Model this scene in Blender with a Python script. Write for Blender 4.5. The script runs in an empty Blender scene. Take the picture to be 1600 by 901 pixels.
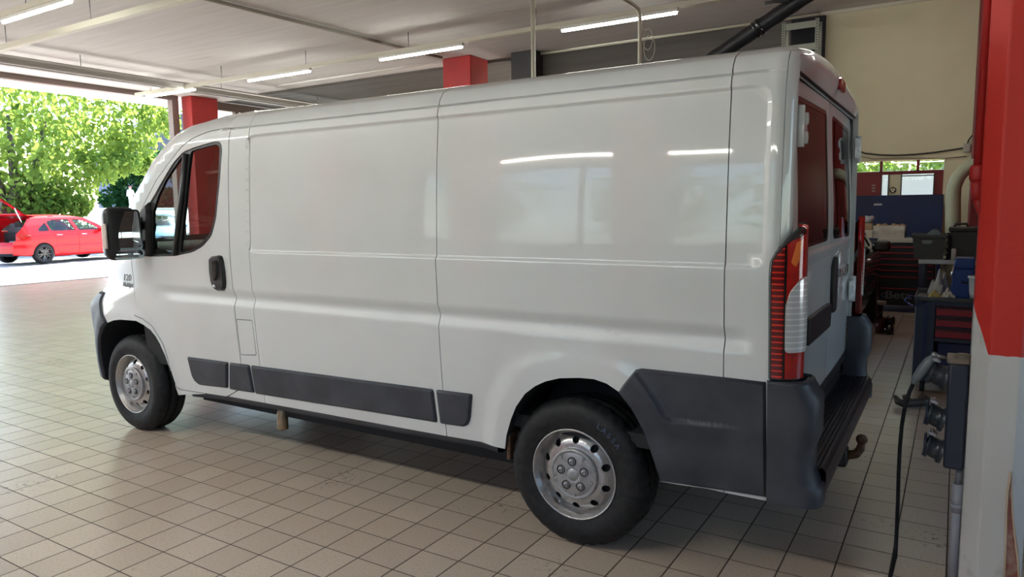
LAMP = 38.0; SKY = .9; SUN = 36.0; EXPO = .02
import bpy, bmesh, math, random
from mathutils import Vector, Matrix
from mathutils.geometry import delaunay_2d_cdt
random.seed(7)
PI = math.pi
sc = bpy.context.scene
COL = sc.collection
# ---------------------------------------------------------------- camera
FPX = 1117.7
CAM = Vector((1.411, -2.7087, 1.510)); YAW, PITCH, ROLL = -.5558, -.11, -.0125
FW = Vector((math.sin(YAW)*math.cos(PITCH), math.cos(YAW)*math.cos(PITCH), math.sin(PITCH)))
_r = Vector((math.cos(YAW), -math.sin(YAW), 0)); _u = _r.cross(FW)
RT = _r*math.cos(ROLL)+_u*math.sin(ROLL); UP = _u*math.cos(ROLL)-_r*math.sin(ROLL)
cd = bpy.data.cameras.new('camera'); cam = bpy.data.objects.new('camera', cd); COL.objects.link(cam)
cd.sensor_width = 36; cd.lens = FPX/1600*36; cd.clip_start = .05; cd.clip_end = 400
cam.matrix_world = Matrix(((RT.x, UP.x, -FW.x, CAM.x), (RT.y, UP.y, -FW.y, CAM.y), (RT.z, UP.z, -FW.z, CAM.z), (0, 0, 0, 1)))
sc.camera = cam
# measuring helpers: a point of the place seen along a sight line of the survey camera
def ray(u, v): return FW+RT*((u-800)/FPX)-UP*((v-450.5)/FPX)
def onY(u, v, y): d = ray(u, v); return CAM+d*((y-CAM.y)/d.y)
def onX(u, v, x): d = ray(u, v); return CAM+d*((x-CAM.x)/d.x)
def onZ(u, v, z): d = ray(u, v); return CAM+d*((z-CAM.z)/d.z)
# ---------------------------------------------------------------- small maths
def ss(a, b, x):
    if a == b: return float(x >= a)
    t = min(1, max(0, (x-a)/(b-a))); return t*t*(3-2*t)
def lerp(tab, x):
    if x <= tab[0][0]: return tab[0][1]
    for (a, p), (b, q) in zip(tab, tab[1:]):
        if x <= b: return p+(q-p)*(x-a)/(b-a)
    return tab[-1][1]
def inpoly(p, poly):
    x, y = p; c = False; n = len(poly); j = n-1
    for i in range(n):
        xi, yi = poly[i]; xj, yj = poly[j]
        if (yi > y) != (yj > y) and x < (xj-xi)*(y-yi)/(yj-yi)+xi: c = not c
        j = i
    return c
def dpoly(p, poly):
    x, y = p; m = 1e9; n = len(poly)
    for i in range(n):
        ax, ay = poly[i-1]; bx, by = poly[i]; dx, dy = bx-ax, by-ay
        L = dx*dx+dy*dy; t = 0 if L == 0 else min(1, max(0, ((x-ax)*dx+(y-ay)*dy)/L))
        m = min(m, (ax+t*dx-x)**2+(ay+t*dy-y)**2)
    return math.sqrt(m)
def area(p): return .5*sum(p[i-1][0]*p[i][1]-p[i][0]*p[i-1][1] for i in range(len(p)))
def ccw(p): return p if area(p) > 0 else p[::-1]
def inset(poly, d):
    poly = ccw(poly); n = len(poly); out = []
    for i in range(n):
        a, b, c = poly[i-1], poly[i], poly[(i+1) % n]
        e1 = Vector((b[0]-a[0], b[1]-a[1])); e2 = Vector((c[0]-b[0], c[1]-b[1]))
        if e1.length < 1e-9 or e2.length < 1e-9: out.append(b); continue
        e1.normalize(); e2.normalize()
        n1 = Vector((-e1.y, e1.x)); n2 = Vector((-e2.y, e2.x)); m = n1+n2
        if m.length < 1e-6: m = n1
        m.normalize(); k = d/max(.35, m.dot(n1)); out.append((b[0]+m.x*k, b[1]+m.y*k))
    return out
def rounded(poly, r, n=4):
    out = []; N = len(poly)
    for i in range(N):
        a, b, c = Vector(poly[i-1]), Vector(poly[i]), Vector(poly[(i+1) % N])
        ra = min(r, (a-b).length*.45); rc = min(r, (c-b).length*.45)
        p, q = b+(a-b).normalized()*ra, b+(c-b).normalized()*rc
        for k in range(n+1):
            t = k/n; out.append(tuple(p*(1-t)**2+b*2*t*(1-t)+q*t*t))
    return out
# ---------------------------------------------------------------- materials
def mat(name, col, rough=.5, metal=0, coat=0, spec=.5, noise=None, bump=None, emit=None, coatr=.03):
    m = bpy.data.materials.new(name); m.use_nodes = True; nt = m.node_tree; N = nt.nodes; L = nt.links
    b = N['Principled BSDF']; b.inputs['Base Color'].default_value = (*col, 1); b.inputs['Roughness'].default_value = rough
    b.inputs['Metallic'].default_value = metal; b.inputs['Coat Weight'].default_value = coat; b.inputs['Coat Roughness'].default_value = coatr
    b.inputs['Specular IOR Level'].default_value = spec
    if emit: b.inputs['Emission Color'].default_value = (*emit[0], 1); b.inputs['Emission Strength'].default_value = emit[1]
    if noise:   # (scale, other colour, lo, hi)
        g = N.new('ShaderNodeNewGeometry'); t = N.new('ShaderNodeTexNoise'); t.inputs['Scale'].default_value = noise[0]; t.inputs['Detail'].default_value = 6
        L.new(g.outputs['Position'], t.inputs['Vector'])
        r = N.new('ShaderNodeMapRange'); r.inputs[1].default_value = noise[2]; r.inputs[2].default_value = noise[3]; L.new(t.outputs[0], r.inputs[0])
        x = N.new('ShaderNodeMix'); x.data_type = 'RGBA'; L.new(r.outputs[0], x.inputs[0]); x.inputs[6].default_value = (*col, 1); x.inputs[7].default_value = (*noise[1], 1)
        L.new(x.outputs[2], b.inputs['Base Color'])
    if bump:    # (scale, strength, distance)
        g = N.new('ShaderNodeNewGeometry'); t = N.new('ShaderNodeTexNoise'); t.inputs['Scale'].default_value = bump[0]; t.inputs['Detail'].default_value = 4
        L.new(g.outputs['Position'], t.inputs['Vector'])
        q = N.new('ShaderNodeBump'); q.inputs['Strength'].default_value = bump[1]; q.inputs['Distance'].default_value = bump[2]
        L.new(t.outputs[0], q.inputs['Height']); L.new(q.outputs[0], b.inputs['Normal'])
    return m
def glass(name, tint, clear=.8, rough=0.0, fr=1.5):
    m = bpy.data.materials.new(name); m.use_nodes = True; nt = m.node_tree; N = nt.nodes; L = nt.links
    N.remove(N['Principled BSDF']); o = N['Material Output']
    t = N.new('ShaderNodeBsdfTransparent'); t.inputs[0].default_value = (*[c*clear for c in tint], 1)
    g = N.new('ShaderNodeBsdfGlossy'); g.inputs['Roughness'].default_value = rough; g.inputs[0].default_value = (1, 1, 1, 1)
    f = N.new('ShaderNodeFresnel'); x = N.new('ShaderNodeMixShader'); q = N.new('ShaderNodeNewGeometry'); h = N.new('ShaderNodeMapRange')
    h.inputs[3].default_value = fr; h.inputs[4].default_value = 1/fr; L.new(q.outputs['Backfacing'], h.inputs[0]); L.new(h.outputs[0], f.inputs[0])   # a thin pane: same reflection from both sides
    L.new(f.outputs[0], x.inputs[0]); L.new(t.outputs[0], x.inputs[1]); L.new(g.outputs[0], x.inputs[2]); L.new(x.outputs[0], o.inputs[0])
    return m
M = {}
M['paint'] = mat('white_paint', (.605, .63, .64), .32, 0, .85, noise=(2.2, (.57, .59, .595), .45, .75))
M['blackp'] = mat('grey_plastic', (.026, .030, .042), .5, noise=(5, (.055, .061, .078), .45, .78), bump=(350, .12, .002))
M['black'] = mat('black_plastic', (.014, .014, .016), .38)
M['blackgl'] = mat('black_gloss', (.012, .012, .014), .12, 0, .5)
M['dark'] = mat('dark_void', (.010, .011, .014), .8)
M['rubber'] = mat('rubber', (.008, .0085, .010), .6, spec=.3, noise=(30, (.018, .019, .022), .4, .7))
M['steel'] = mat('silver_steel', (.47, .47, .475), .32, .85, noise=(60, (.32, .31, .30), .5, .8))
M['cap'] = mat('cap_plastic', (.33, .335, .35), .38, .45, noise=(40, (.22, .22, .22), .5, .75))
M['bolt'] = mat('bolt_steel', (.40, .40, .42), .35, .8)
M['chrome'] = mat('chrome', (.8, .8, .82), .08, 1)
M['cabglass'] = glass('cab_glass', (.80, .90, .86), .82)
M['darkglass'] = glass('dark_glass', (.10, .09, .09), .5)
M['mirror'] = mat('mirror_glass', (.50, .53, .58), .01, 1)
M['fabric'] = mat('seat_fabric', (.05, .052, .06), .9, bump=(300, .3, .002))
M['grey'] = mat('grey_liner', (.22, .22, .22), .85)
M['rust'] = mat('rusty_steel', (.16, .085, .05), .75, .4, noise=(60, (.06, .04, .032), .4, .7))
M['exh'] = mat('exhaust_steel', (.30, .22, .14), .45, .7, noise=(25, (.10, .09, .09), .45, .7))
def lensmat(name, col, kind):
    m = mat(name, col, .12, 0, .6); nt = m.node_tree; N = nt.nodes; L = nt.links; b = N['Principled BSDF']
    g = N.new('ShaderNodeNewGeometry'); s = N.new('ShaderNodeSeparateXYZ'); L.new(g.outputs['Position'], s.inputs[0])
    w = N.new('ShaderNodeMath'); w.operation = 'MULTIPLY'; w.inputs[1].default_value = 1/.0215; L.new(s.outputs['Z'], w.inputs[0])
    f = N.new('ShaderNodeMath'); f.operation = 'FRACT'; L.new(w.outputs[0], f.inputs[0])
    c = N.new('ShaderNodeMapRange'); c.inputs[1].default_value = .22; c.inputs[2].default_value = .30; L.new(f.outputs[0], c.inputs[0])
    x = N.new('ShaderNodeMix'); x.data_type = 'RGBA'; L.new(c.outputs[0], x.inputs[0])
    if kind == 'rib':
        x.inputs[6].default_value = (.62, .022, .012, 1); x.inputs[7].default_value = (.10, .004, .006, 1)
    else:
        x.inputs[6].default_value = (.86, .86, .86, 1); x.inputs[7].default_value = (.60, .61, .63, 1); b.inputs['Metallic'].default_value = .35; b.inputs['Roughness'].default_value = .15
    L.new(x.outputs[2], b.inputs['Base Color']); return m
M['redlens'] = mat('red_lens', (.42, .012, .008), .12, 0, .6, noise=(22, (.26, .008, .007), .4, .7))
M['redrib'] = lensmat('red_ribbed_lens', (.3, .01, .01), 'rib')
M['clearlens'] = lensmat('clear_lens', (.6, .6, .6), 'clear')
M['orange'] = mat('orange_lens', (.75, .16, .02), .15, 0, 1)
M['sidelens'] = mat('side_lens', (.60, .50, .45), .15, 0, 1)
M['lampbase'] = mat('lamp_base', (.10, .006, .006), .15, 0, .5)
M['print'] = mat('badge_print', (.03, .03, .03), .4)
M['tyremark'] = mat('tyre_lettering', (.035, .05, .10), .55)
# ---------------------------------------------------------------- object helpers
ORG = {}
def org(o): return ORG.get(o.name, Vector((0, 0, 0)))
def root(name, label, cat, loc, group=None):
    o = bpy.data.objects.new(name, None); COL.objects.link(o); o.location = loc; o['label'] = label; o['category'] = cat
    if group: o['group'] = group
    o.empty_display_size = .1; ORG[o.name] = Vector(loc); return o
def tag(o, label, cat, group=None):
    o['label'] = label; o['category'] = cat
    if group: o['group'] = group
    return o
def link(name, me, m, parent=None):
    me.materials.append(m); o = bpy.data.objects.new(name, me); COL.objects.link(o)
    if parent is not None: o.parent = parent; ORG[o.name] = org(parent)
    return o
def meshobj(name, V, F, m, parent=None, smooth=False, normals=None, origin=None):
    L = org(parent) if parent is not None else (Vector(origin) if origin is not None else Vector((0, 0, 0)))
    me = bpy.data.meshes.new(name); me.from_pydata([tuple(Vector(v)-L) for v in V], [], F); me.update()
    if smooth or normals: me.polygons.foreach_set('use_smooth', [True]*len(me.polygons))
    if normals: me.normals_split_custom_set_from_vertices(normals)
    o = link(name, me, m, parent)
    if parent is None: o.location = L; ORG[o.name] = L.copy()
    return o
class MB:
    def __init__(s): s.b = bmesh.new()
    def _add(s, V, F, sm=False):
        vs = [s.b.verts.new(v) for v in V]
        for f in F:
            try: q = s.b.faces.new([vs[i] for i in f]); q.smooth = sm
            except ValueError: pass
        return s
    def box(s, c, d, rz=0, bev=0, R=None):
        r = bmesh.ops.create_cube(s.b, size=1); vs = r['verts']
        T = Matrix.Translation(c) @ (R.to_4x4() if R is not None else Matrix.Rotation(rz, 4, 'Z')) @ Matrix.Diagonal((*d, 1))
        bmesh.ops.transform(s.b, matrix=T, verts=vs)
        if bev:
            es = list({e for v in vs for e in v.link_edges})
            q = bmesh.ops.bevel(s.b, geom=es, offset=min(bev, min(d)*.45), segments=2, profile=.5, affect='EDGES')
            for f in q['faces']: f.smooth = True
        return s
    def box2(s, a, b, bev=0): return s.box(tuple((p+q)/2 for p, q in zip(a, b)), tuple(abs(q-p) for p, q in zip(a, b)), 0, bev)
    def tube(s, path, r, n=10, cap=True):
        P = [Vector(p) for p in path]; rings = []; prev = None
        for i, p in enumerate(P):
            t = (P[min(i+1, len(P)-1)]-P[max(i-1, 0)]).normalized()
            if prev is None: a = t.orthogonal().normalized()
            else:
                a = prev-t*prev.dot(t)
                a = a.normalized() if a.length > 1e-6 else t.orthogonal().normalized()
            prev = a; c = t.cross(a); rr = r[i] if isinstance(r, (list, tuple)) else r
            rings.append([s.b.verts.new(p+(a*math.cos(k*2*PI/n)+c*math.sin(k*2*PI/n))*rr) for k in range(n)])
        for A, B in zip(rings, rings[1:]):
            for k in range(n): s.b.faces.new((A[k], A[(k+1) % n], B[(k+1) % n], B[k])).smooth = True
        if cap: s.b.faces.new(rings[0][::-1]); s.b.faces.new(rings[-1])
        return s
    def lathe(s, prof, c, axis='Y', n=32, sm=True, closed=False):
        c = Vector(c); rings = []
        for r, h in prof:
            ring = []
            for k in range(n):
                a = 2*PI*k/n; p, q = r*math.cos(a), r*math.sin(a)
                v = {'Y': (p, h, q), 'Z': (p, q, h), 'X': (h, p, q)}[axis]; ring.append(s.b.verts.new(c+Vector(v)))
            rings.append(ring)
        for A, B in zip(rings, rings[1:]):
            for k in range(n): s.b.faces.new((A[k], A[(k+1) % n], B[(k+1) % n], B[k])).smooth = sm
        if prof[0][0] > 1e-5 and closed: s.b.faces.new(rings[0][::-1]); s.b.faces.new(rings[-1])
        return s
    def prism(s, poly, f0, f1, sm=False):
        n = len(poly); A = [s.b.verts.new(f0(*p)) for p in poly]; B = [s.b.verts.new(f1(*p)) for p in poly]
        s.b.faces.new(A[::-1]); s.b.faces.new(B)
        for i in range(n): s.b.faces.new((A[i], A[(i+1) % n], B[(i+1) % n], B[i])).smooth = sm
        return s
    def loft(s, rows, sm=True, wrap=False):
        R = [[s.b.verts.new(p) for p in r] for r in rows]
        for A, B in zip(R, R[1:]):
            n = len(A)
            for k in range(n if wrap else n-1): s.b.faces.new((A[k], A[(k+1) % n], B[(k+1) % n], B[k])).smooth = sm
        return s
    def ball(s, c, r, sub=2, sc=(1, 1, 1), jit=0):
        q = bmesh.ops.create_icosphere(s.b, subdivisions=sub, radius=1)
        for v in q['verts']:
            k = 1+(random.random()-.5)*jit; v.co = Vector((v.co.x*sc[0], v.co.y*sc[1], v.co.z*sc[2]))*r*k+Vector(c)
            for f in v.link_faces: f.smooth = True
        return s
    def build(s, name, m, parent=None, origin=None, bevel=0, norm=True):
        if norm: bmesh.ops.recalc_face_normals(s.b, faces=s.b.faces[:])
        L = org(parent) if parent is not None else (Vector(origin) if origin is not None else Vector((0, 0, 0)))
        for v in s.b.verts: v.co -= L
        me = bpy.data.meshes.new(name); s.b.to_mesh(me); s.b.free()
        o = link(name, me, m, parent)
        if parent is None: o.location = L; ORG[o.name] = L.copy()
        if bevel:
            q = o.modifiers.new('bevel', 'BEVEL'); q.width = bevel; q.segments = 2; q.limit_method = 'ANGLE'; q.angle_limit = .6
        return o
def struct(o): o['kind'] = 'structure'; return o
def text(name, s, size, m, parent, origin, xdir, ydir, ext=.001, bold=False, shear=0, sx=1):
    c = bpy.data.curves.new(name, 'FONT'); c.body = s; c.size = size; c.extrude = ext; c.align_x = 'CENTER'; c.align_y = 'CENTER'; c.shear = shear
    if bold: c.offset = size*.018
    t = bpy.data.objects.new(name+'_tmp', c); COL.objects.link(t); dg = bpy.context.evaluated_depsgraph_get()
    me = bpy.data.meshes.new_from_object(t.evaluated_get(dg)); bpy.data.objects.remove(t)
    X, Y = Vector(xdir).normalized()*sx, Vector(ydir).normalized(); Z = X.cross(Y).normalized(); P = Vector(origin)
    V = [P+X*v.co.x+Y*v.co.y+Z*v.co.z for v in me.vertices]; F = [tuple(p.vertices) for p in me.polygons]
    return meshobj(name, V, F, m, parent)
# 2-D region -> curved sheet with a turned-in rim
def sheet(poly, holes, xs, zs, fmap, rim=.028, step=.03, margin=.009, rows=(), flip=False, extra=()):
    loops = []
    for lp in [poly]+list(holes):
        out = []; n = len(lp)
        for i in range(n):
            a, b = lp[i], lp[(i+1) % n]; L = math.hypot(b[0]-a[0], b[1]-a[1])
            if L < 1e-5: continue
            ts = {round(k/max(1, math.ceil(L/step)), 5) for k in range(max(1, math.ceil(L/step)))}
            if abs(b[1]-a[1]) > 1e-5:
                for z in rows:
                    t = (z-a[1])/(b[1]-a[1])
                    if .02 < t < .98: ts.add(round(t, 5))
            out += [(a[0]+(b[0]-a[0])*t, a[1]+(b[1]-a[1])*t) for t in sorted(ts)]
        loops.append(out)
    P = []; E = []
    for lp in loops:
        k = len(P); P += lp; E += [(k+i, k+(i+1) % len(lp)) for i in range(len(lp))]
    x0, x1 = min(p[0] for p in poly), max(p[0] for p in poly); z0, z1 = min(p[1] for p in poly), max(p[1] for p in poly)
    for x in xs:
        if not x0 < x < x1: continue
        for z in zs:
            if z0 < z < z1 and inpoly((x, z), poly) and not any(inpoly((x, z), h) for h in holes) and min(dpoly((x, z), l) for l in [poly]+list(holes)) > margin: P.append((x, z))
    for q in extra:
        if inpoly(q, poly) and not any(inpoly(q, h) for h in holes) and min(dpoly(q, l) for l in [poly]+list(holes)) > margin: P.append(q)
    v, e, f, *_ = delaunay_2d_cdt([Vector(p) for p in P], E, [], 0, 1e-6)
    F = []
    for t in f:
        c = (sum(v[i].x for i in t)/3, sum(v[i].y for i in t)/3)
        if inpoly(c, poly) and not any(inpoly(c, h) for h in holes): F.append(tuple(t))
    V = [Vector(fmap(p.x, p.y)) for p in v]; Nn = []
    for p in v:
        h = .0015; d1 = Vector(fmap(p.x+h, p.y))-Vector(fmap(p.x-h, p.y)); d2 = Vector(fmap(p.x, p.y+h))-Vector(fmap(p.x, p.y-h)); n = d1.cross(d2)
        Nn.append(n.normalized() if n.length > 1e-12 else Vector((0, -1, 0)))
    F = [t if (v[t[1]]-v[t[0]]).cross(v[t[2]]-v[t[0]]) > 0 else t[::-1] for t in F]
    if rim:
        cnt = {}
        for t in F:
            for i in range(3): k = (t[i], t[(i+1) % 3]); cnt[k] = 1
        bd = [k for k in cnt if (k[1], k[0]) not in cnt]; m1 = {}; m2 = {}
        for a, b in bd:
            for i in (a, b):
                if i not in m1:
                    m1[i] = len(V); V.append(V[i].copy()); Nn.append(Vector((0, 0, 0))); m2[i] = len(V); V.append(V[i]-Nn[i]*rim); Nn.append(Vector((0, 0, 0)))
        F += [(m1[b], m1[a], m2[a], m2[b]) for a, b in bd]
    if flip:
        F = [t[::-1] for t in F]; Nn = [-n for n in Nn]
    return V, F, Nn
def plate(name, poly, fmap, t, bev, m, parent, step=.03, rows=(), xs=(), zs=(), extra=()):
    poly = ccw(poly); ins = inset(poly, bev)
    pa = {}
    def fo(x, z, o): return fmap(x, z, o)
    V, F, N = sheet(ins, [], xs, zs, lambda x, z: fo(x, z, t), rim=0, step=step, rows=rows, extra=extra)
    n = len(poly); k0 = len(V)
    for a, b in zip(ins, poly):
        V += [Vector(fo(*a, t)), Vector(fo(*b, t*.25)), Vector(fo(*b, -.02))]; N += [Vector((0, 0, 0))]*3
    for i in range(n):
        a = k0+3*i; b = k0+3*((i+1) % n)
        F += [(a, a+1, b+1, b), (a+1, a+2, b+2, b+1)]
    return meshobj(name, V, F, m, parent, normals=N)
# ================================================================ VAN
W = 2.05
van = root('cargo_van', 'white long panel van with grey bumpers parked across the tiled garage floor', 'van', (-1.7, 1.025, 0))
PROF = [(.28, .078), (.36, .062), (.45, .050), (.62, .034), (.80, .020), (.93, .012), (1.08, .008), (1.15, .004), (1.26, 0), (1.40, .003),
        (1.60, .011), (1.80, .023), (1.94, .037), (2.0, .052), (2.03, .064), (2.05, .076), (2.07, .093), (2.09, .125), (2.12, .19)]
def prof(z): return sum(lerp(PROF, z+d) for d in (-.012, -.006, 0, .006, .012))/5
NOTCH = [(.955, 0), (1.000, .020), (1.012, .021), (1.055, 0)]
AL = [(-2.30, 2.088), (-2.50, 2.081), (-2.70, 2.056), (-2.82, 2.012), (-2.90, 1.962), (-3.06, 1.847), (-3.17, 1.726), (-3.29, 1.614), (-3.37, 1.53), (-3.48, 1.41), (-3.60, 1.29), (-3.70, 1.235), (-3.80, 1.165), (-3.87, 1.10), (-3.95, 1.02), (-4.08, .93)]
def dline(x, z):
    m = 1e9
    for (ax, ay), (bx, by) in zip(AL, AL[1:]):
        dx, dy = bx-ax, by-ay; t = min(1, max(0, ((x-ax)*dx+(z-ay)*dy)/(dx*dx+dy*dy))); m = min(m, (ax+t*dx-x)**2+(ay+t*dy-z)**2)
    return math.sqrt(m)
def rrect(x, z, x0, x1, z0, z1, r):
    qx = abs(x-(x0+x1)/2)-(x1-x0)/2+r; qz = abs(z-(z0+z1)/2)-(z1-z0)/2+r
    return math.hypot(max(qx, 0), max(qz, 0))+min(max(qx, qz), 0)-r
def Yv(x, z):
    y = prof(z)
    y += sum(lerp(NOTCH, z+d) for d in (-.005, 0, .005))/3*ss(-3.1, -2.85, x)*(1-ss(.72, .80, x))
    # pressed-in upper panel
    y += .011*ss(.009, -.009, rrect(x, z, -2.07, .815, 1.288, 1.945, .05))
    y += .0009*math.sin(2.9*x+1.3)*math.sin(5*z)+.0005*math.sin(7.3*x+2*z)
    # gutter
    if x > -2.3: y += .009*1.5*max(0, 1-abs(z-2.0)/.006)*(1-ss(.80, .86, x))
    # front taper
    k = ss(.84, 1.05, z); x0 = -3.62+.50*k
    if x < x0: y += (.55-.13*k)*((x0-x)/(.78+.32*k))**2.4
    # A-pillar rounding
    if x < -2.2 and z > .9:
        d = dline(x, z); y += .045*max(0, 1-d/.09)**2
    # arch flares
    for cx, cz, a, b in ((.055, .36, .375, .43), (-3.42, .33, .37, .45)):
        q = math.hypot((x-cx)/a, (z-cz)/b)
        if z > .3: y -= min(.022, max(0, prof(min(z, .9))+.004))*ss(1.48, 1.19, q)*ss(.98, .78, z)
    return y
def Mv(s, z, off=0, s0=.83, r=.07):
    if s <= s0: return (s, Yv(s, z)-off, z)
    a = min((s-s0)/r, 1.62); y = Yv(s0+r*math.sin(a)*.4, z); rr = r+off
    return (s0+rr*math.sin(a), y+r-rr*math.cos(a), z)
def S(u, v, s0=.83, r=.07, off=0):
    y = 0.02; p = None
    for i in range(140):
        p = onY(u, v, y)
        if p.x > s0:
            d = max(0, min(.995, (p.x-s0)/(r+off))); s = s0+r*math.asin(d)
        else: s = p.x
        y2 = Mv(s, p.z, off, s0, r)[1]
        if abs(y2-y) < 1e-5: break
        y += (y2-y)*(.9 if p.x > -3.0 else .45 if p.x > -3.5 else .2); y = max(-.1, min(.5, y))
    return (s, p.z)
def SP(pts, **k): return [S(*p, **k) for p in pts]
MIR = lambda f: (lambda *a: (lambda p: (p[0], W-p[1], p[2]))(f(*a)))
ROWS = [.93, .945, .955, .965, .978, .99, 1.0, 1.012, 1.025, 1.04, 1.055, 1.07, 1.27, 1.276, 1.282, 1.288, 1.294, 1.30, 1.93, 1.937, 1.943, 1.949, 1.957, 1.985, 1.992, 1.996, 2.0, 2.004, 2.008, 2.02, 2.035, 2.05]
ZS = sorted(ROWS+[.3+.04*i for i in range(17)]+[1.09+.045*i for i in range(5)]+[1.34+.06*i for i in range(10)])
XS = sorted([-4.2+.045*i for i in range(113)]+[-2.082, -2.076, -2.064, -2.058, .803, .809, .821, .827]+[.835+.012*i for i in range(9)])
RINGS = [(cx+a*q*math.cos(t*PI/40), cz+b*q*math.sin(t*PI/40)) for cx, cz, a, b in ((.055, .36, .375, .43), (-3.42, .33, .37, .45)) for q in (1.19, 1.215, 1.235, 1.25, 1.265, 1.28, 1.295, 1.32, 1.35, 1.38, 1.42, 1.46, 1.5) for t in range(-6, 47)]
def vpart(name, poly, holes=(), m=None, right=True, **k):
    k['extra'] = RINGS
    V, F, N = sheet(poly, list(holes), XS, ZS, Mv, rows=ROWS, **k)
    o = meshobj(name, V, F, m or M['paint'], van, normals=N)
    if right:
        V2 = [Vector((p[0], W-p[1], p[2])) for p in V]; N2 = [Vector((n[0], -n[1], n[2])) for n in N]
        meshobj(name, V2, [f[::-1] for f in F], m or M['paint'], van, normals=N2)
    return o
# seams
XM, XB, XR_ = -.700, -2.055, .6735
g = .0021
doorR = SP([(364, 202), (362.5, 240), (361.5, 300), (361.5, 400), (362, 445), (361.5, 500), (359.7, 532), (358.2, 565), (358.5, 600)])
xD = sum(p[0] for p in doorR[2:6])/4
aline_in = SP([(243.5, 283.5), (266, 252), (284, 229.5), (302, 216), (326, 206), (355, 200.5)])
low = SP([(354.5, 619), (344, 617.5), (312, 612.5), (279.5, 607.7)])
archseam = SP([(275, 601.7), (260, 550), (254, 534), (237.5, 508), (222.5, 496.7), (209.5, 492)])
xF = S(209.5, 440)[0]
door = ([(xD, aline_in[-1][1]), (xD, .47)]+[(xD-.02, .452)]+low+archseam+[(xF, 1.0), (xF, 1.30), (xF+.03, 1.40)]+aline_in)
door = ccw(rounded(door, .02, 3))
doorhole = inset(door, -.0055)
win = SP([(345, 221.5), (336, 220.5), (303, 230), (286, 237), (270.5, 254), (252, 284.5), (238, 310), (224, 331), (220.5, 342), (219.5, 370), (220, 399), (233, 401), (273, 400), (301, 394), (317, 385), (331, 368.5), (338, 340.5), (344, 280), (347.5, 233)])
win = ccw(rounded(win, .03, 3))
# fuel flap
flap = [(xD+.014, S(361, 551)[1]), (XB-.022, S(386, 552)[1]), (XB-.022, S(384, 500)[1]), (xD+.014, S(361, 498)[1])]
flap = ccw(rounded(flap, .012, 3))
rarch = SP([(789, 701), (791, 680), (798, 655), (806, 635), (820, 615), (836, 603), (852, 595.5), (875, 590.5), (905, 590), (928, 592), (948, 599), (967, 612), (986, 636), (1005, 670), (1020, 712), (1032, 752)])
farch = [(x, z) for x, z in SP([(188, 499), (201, 499.2), (212.5, 501), (224, 507), (235, 515), (243, 525), (250, 537), (258, 555), (265, 575), (272, 595), (279, 617)])]
ZSILL = lambda x: lerp([(-2.8, .352), (-2.5, .372), (-2.05, .378), (-1.4, .385), (-.7, .392), (-.35, .400), (.9, .385)], x)
sillF = [farch[-1]]+[(x, ZSILL(x)) for x in (-2.6, -2.4, -2.2)]
farch_f = [(-3.80, .315)]+SP([(163, 582), (158.5, 563), (156.8, 545), (157.5, 526), (161, 513), (168, 504), (177, 500.2)])
# fender joint with bumper
joint = [farch_f[6]]+SP([(164, 496), (160.3, 485), (159.8, 468), (165, 456.5)])+[(-3.93, .955), (-4.08, .945)]
fender = [(xF-.0064, 1.0), (xF-.0064, 1.30), (xF+.02, 1.40)]+[p for p in AL if p[0] < xF-.02 and p[1] < 1.55]+joint[::-1]+[farch_f[7], farch[0], (farch[2][0], farch[2][1]), (xF-.0064, farch[2][1]+.005)]
fender = ccw(fender)
ring = [(xF+.002, 0)]
# body side ring: A-pillar, roof rail, B-pillar, sill, arch lip
Atop = [p for p in AL if p[1] >= 1.45]
ring = [(XB-g, 2.07), (-2.2, 2.078)]+Atop+[(xF+.03, 1.40+2*g), (xF+.03-2*g, 1.405)]
ringpoly = [(XB-g, 2.07), (-2.2, 2.079)]+Atop+[(xF-.02, 1.408), (xF-.02, 1.39), (xF-.0062, 1.30), (xF-.0062, archseam[-1][1]-.005), (xF-.0062, farch[2][1]+.004)]+farch[2:]+[(x, ZSILL(x)) for x in (-2.6, -2.4, -2.2)]+[(XB-g, ZSILL(XB))]
# keep the door hole strictly inside the ring on its front edge
hole = [(max(x, xF-.0052), z) for x, z in doorhole]
vpart('body_side', ccw(ringpoly), [hole, inset(flap, -2*g)])
vpart('fuel_flap', flap, right=False)
vpart('fender', fender)
dr = root  # (name kept free)
door_o = vpart('cab_door', door, [win])
vpart('side_panel', ccw([(XB+g, ZSILL(XB)), (-1.4, ZSILL(-1.4)), (XM-g, ZSILL(XM)), (XM-g, 2.07), (XB+g, 2.07)]))
ra_l = [p for p in rarch]
vpart('load_panel', ccw([(XM+g, 2.07), (XM+g, ZSILL(XM)), (-.5, ZSILL(-.5))]+ra_l+[(.52, .385), (XR_-g, .38), (XR_-g, 2.07)]))
SE = .83+.07*PI/2
XS2 = S(1223, 260)[0]
vpart('quarter_panel', ccw([(XR_+g, .38), (XS2-.0012, .38), (XS2-.0012, 2.07), (XR_+g, 2.07)]))
vpart('corner_panel', ccw([(XS2+.0012, .38), (SE, .38), (SE, 1.95), (SE, 2.03), (SE-.02, 2.05), (SE-.03, 2.07), (XS2+.0012, 2.07)]))
# wheel housings
for sgn in (0, 1):
    for arch, nm in ((rarch, 'rear'), ([(farch_f[0][0], .30)]+farch_f+farch, 'front')):
        rows = []
        for x, z in arch:
            y0 = Yv(x, z)+.004; rows.append([(x, y, z) if not sgn else (x, W-y, z) for y in (y0, y0+.03, .36)])
        b = MB().loft(rows)
        c = (sum(p[0] for p in arch)/len(arch), .40)
        ring_in = [(x, .36 if not sgn else W-.36, z) for x, z in arch]; b._add(ring_in+[(c[0], ring_in[0][1], .40)], [(i, i+1, len(ring_in)) for i in range(len(ring_in)-1)])
        b.build('wheel_housing', M['dark'], van)
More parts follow.
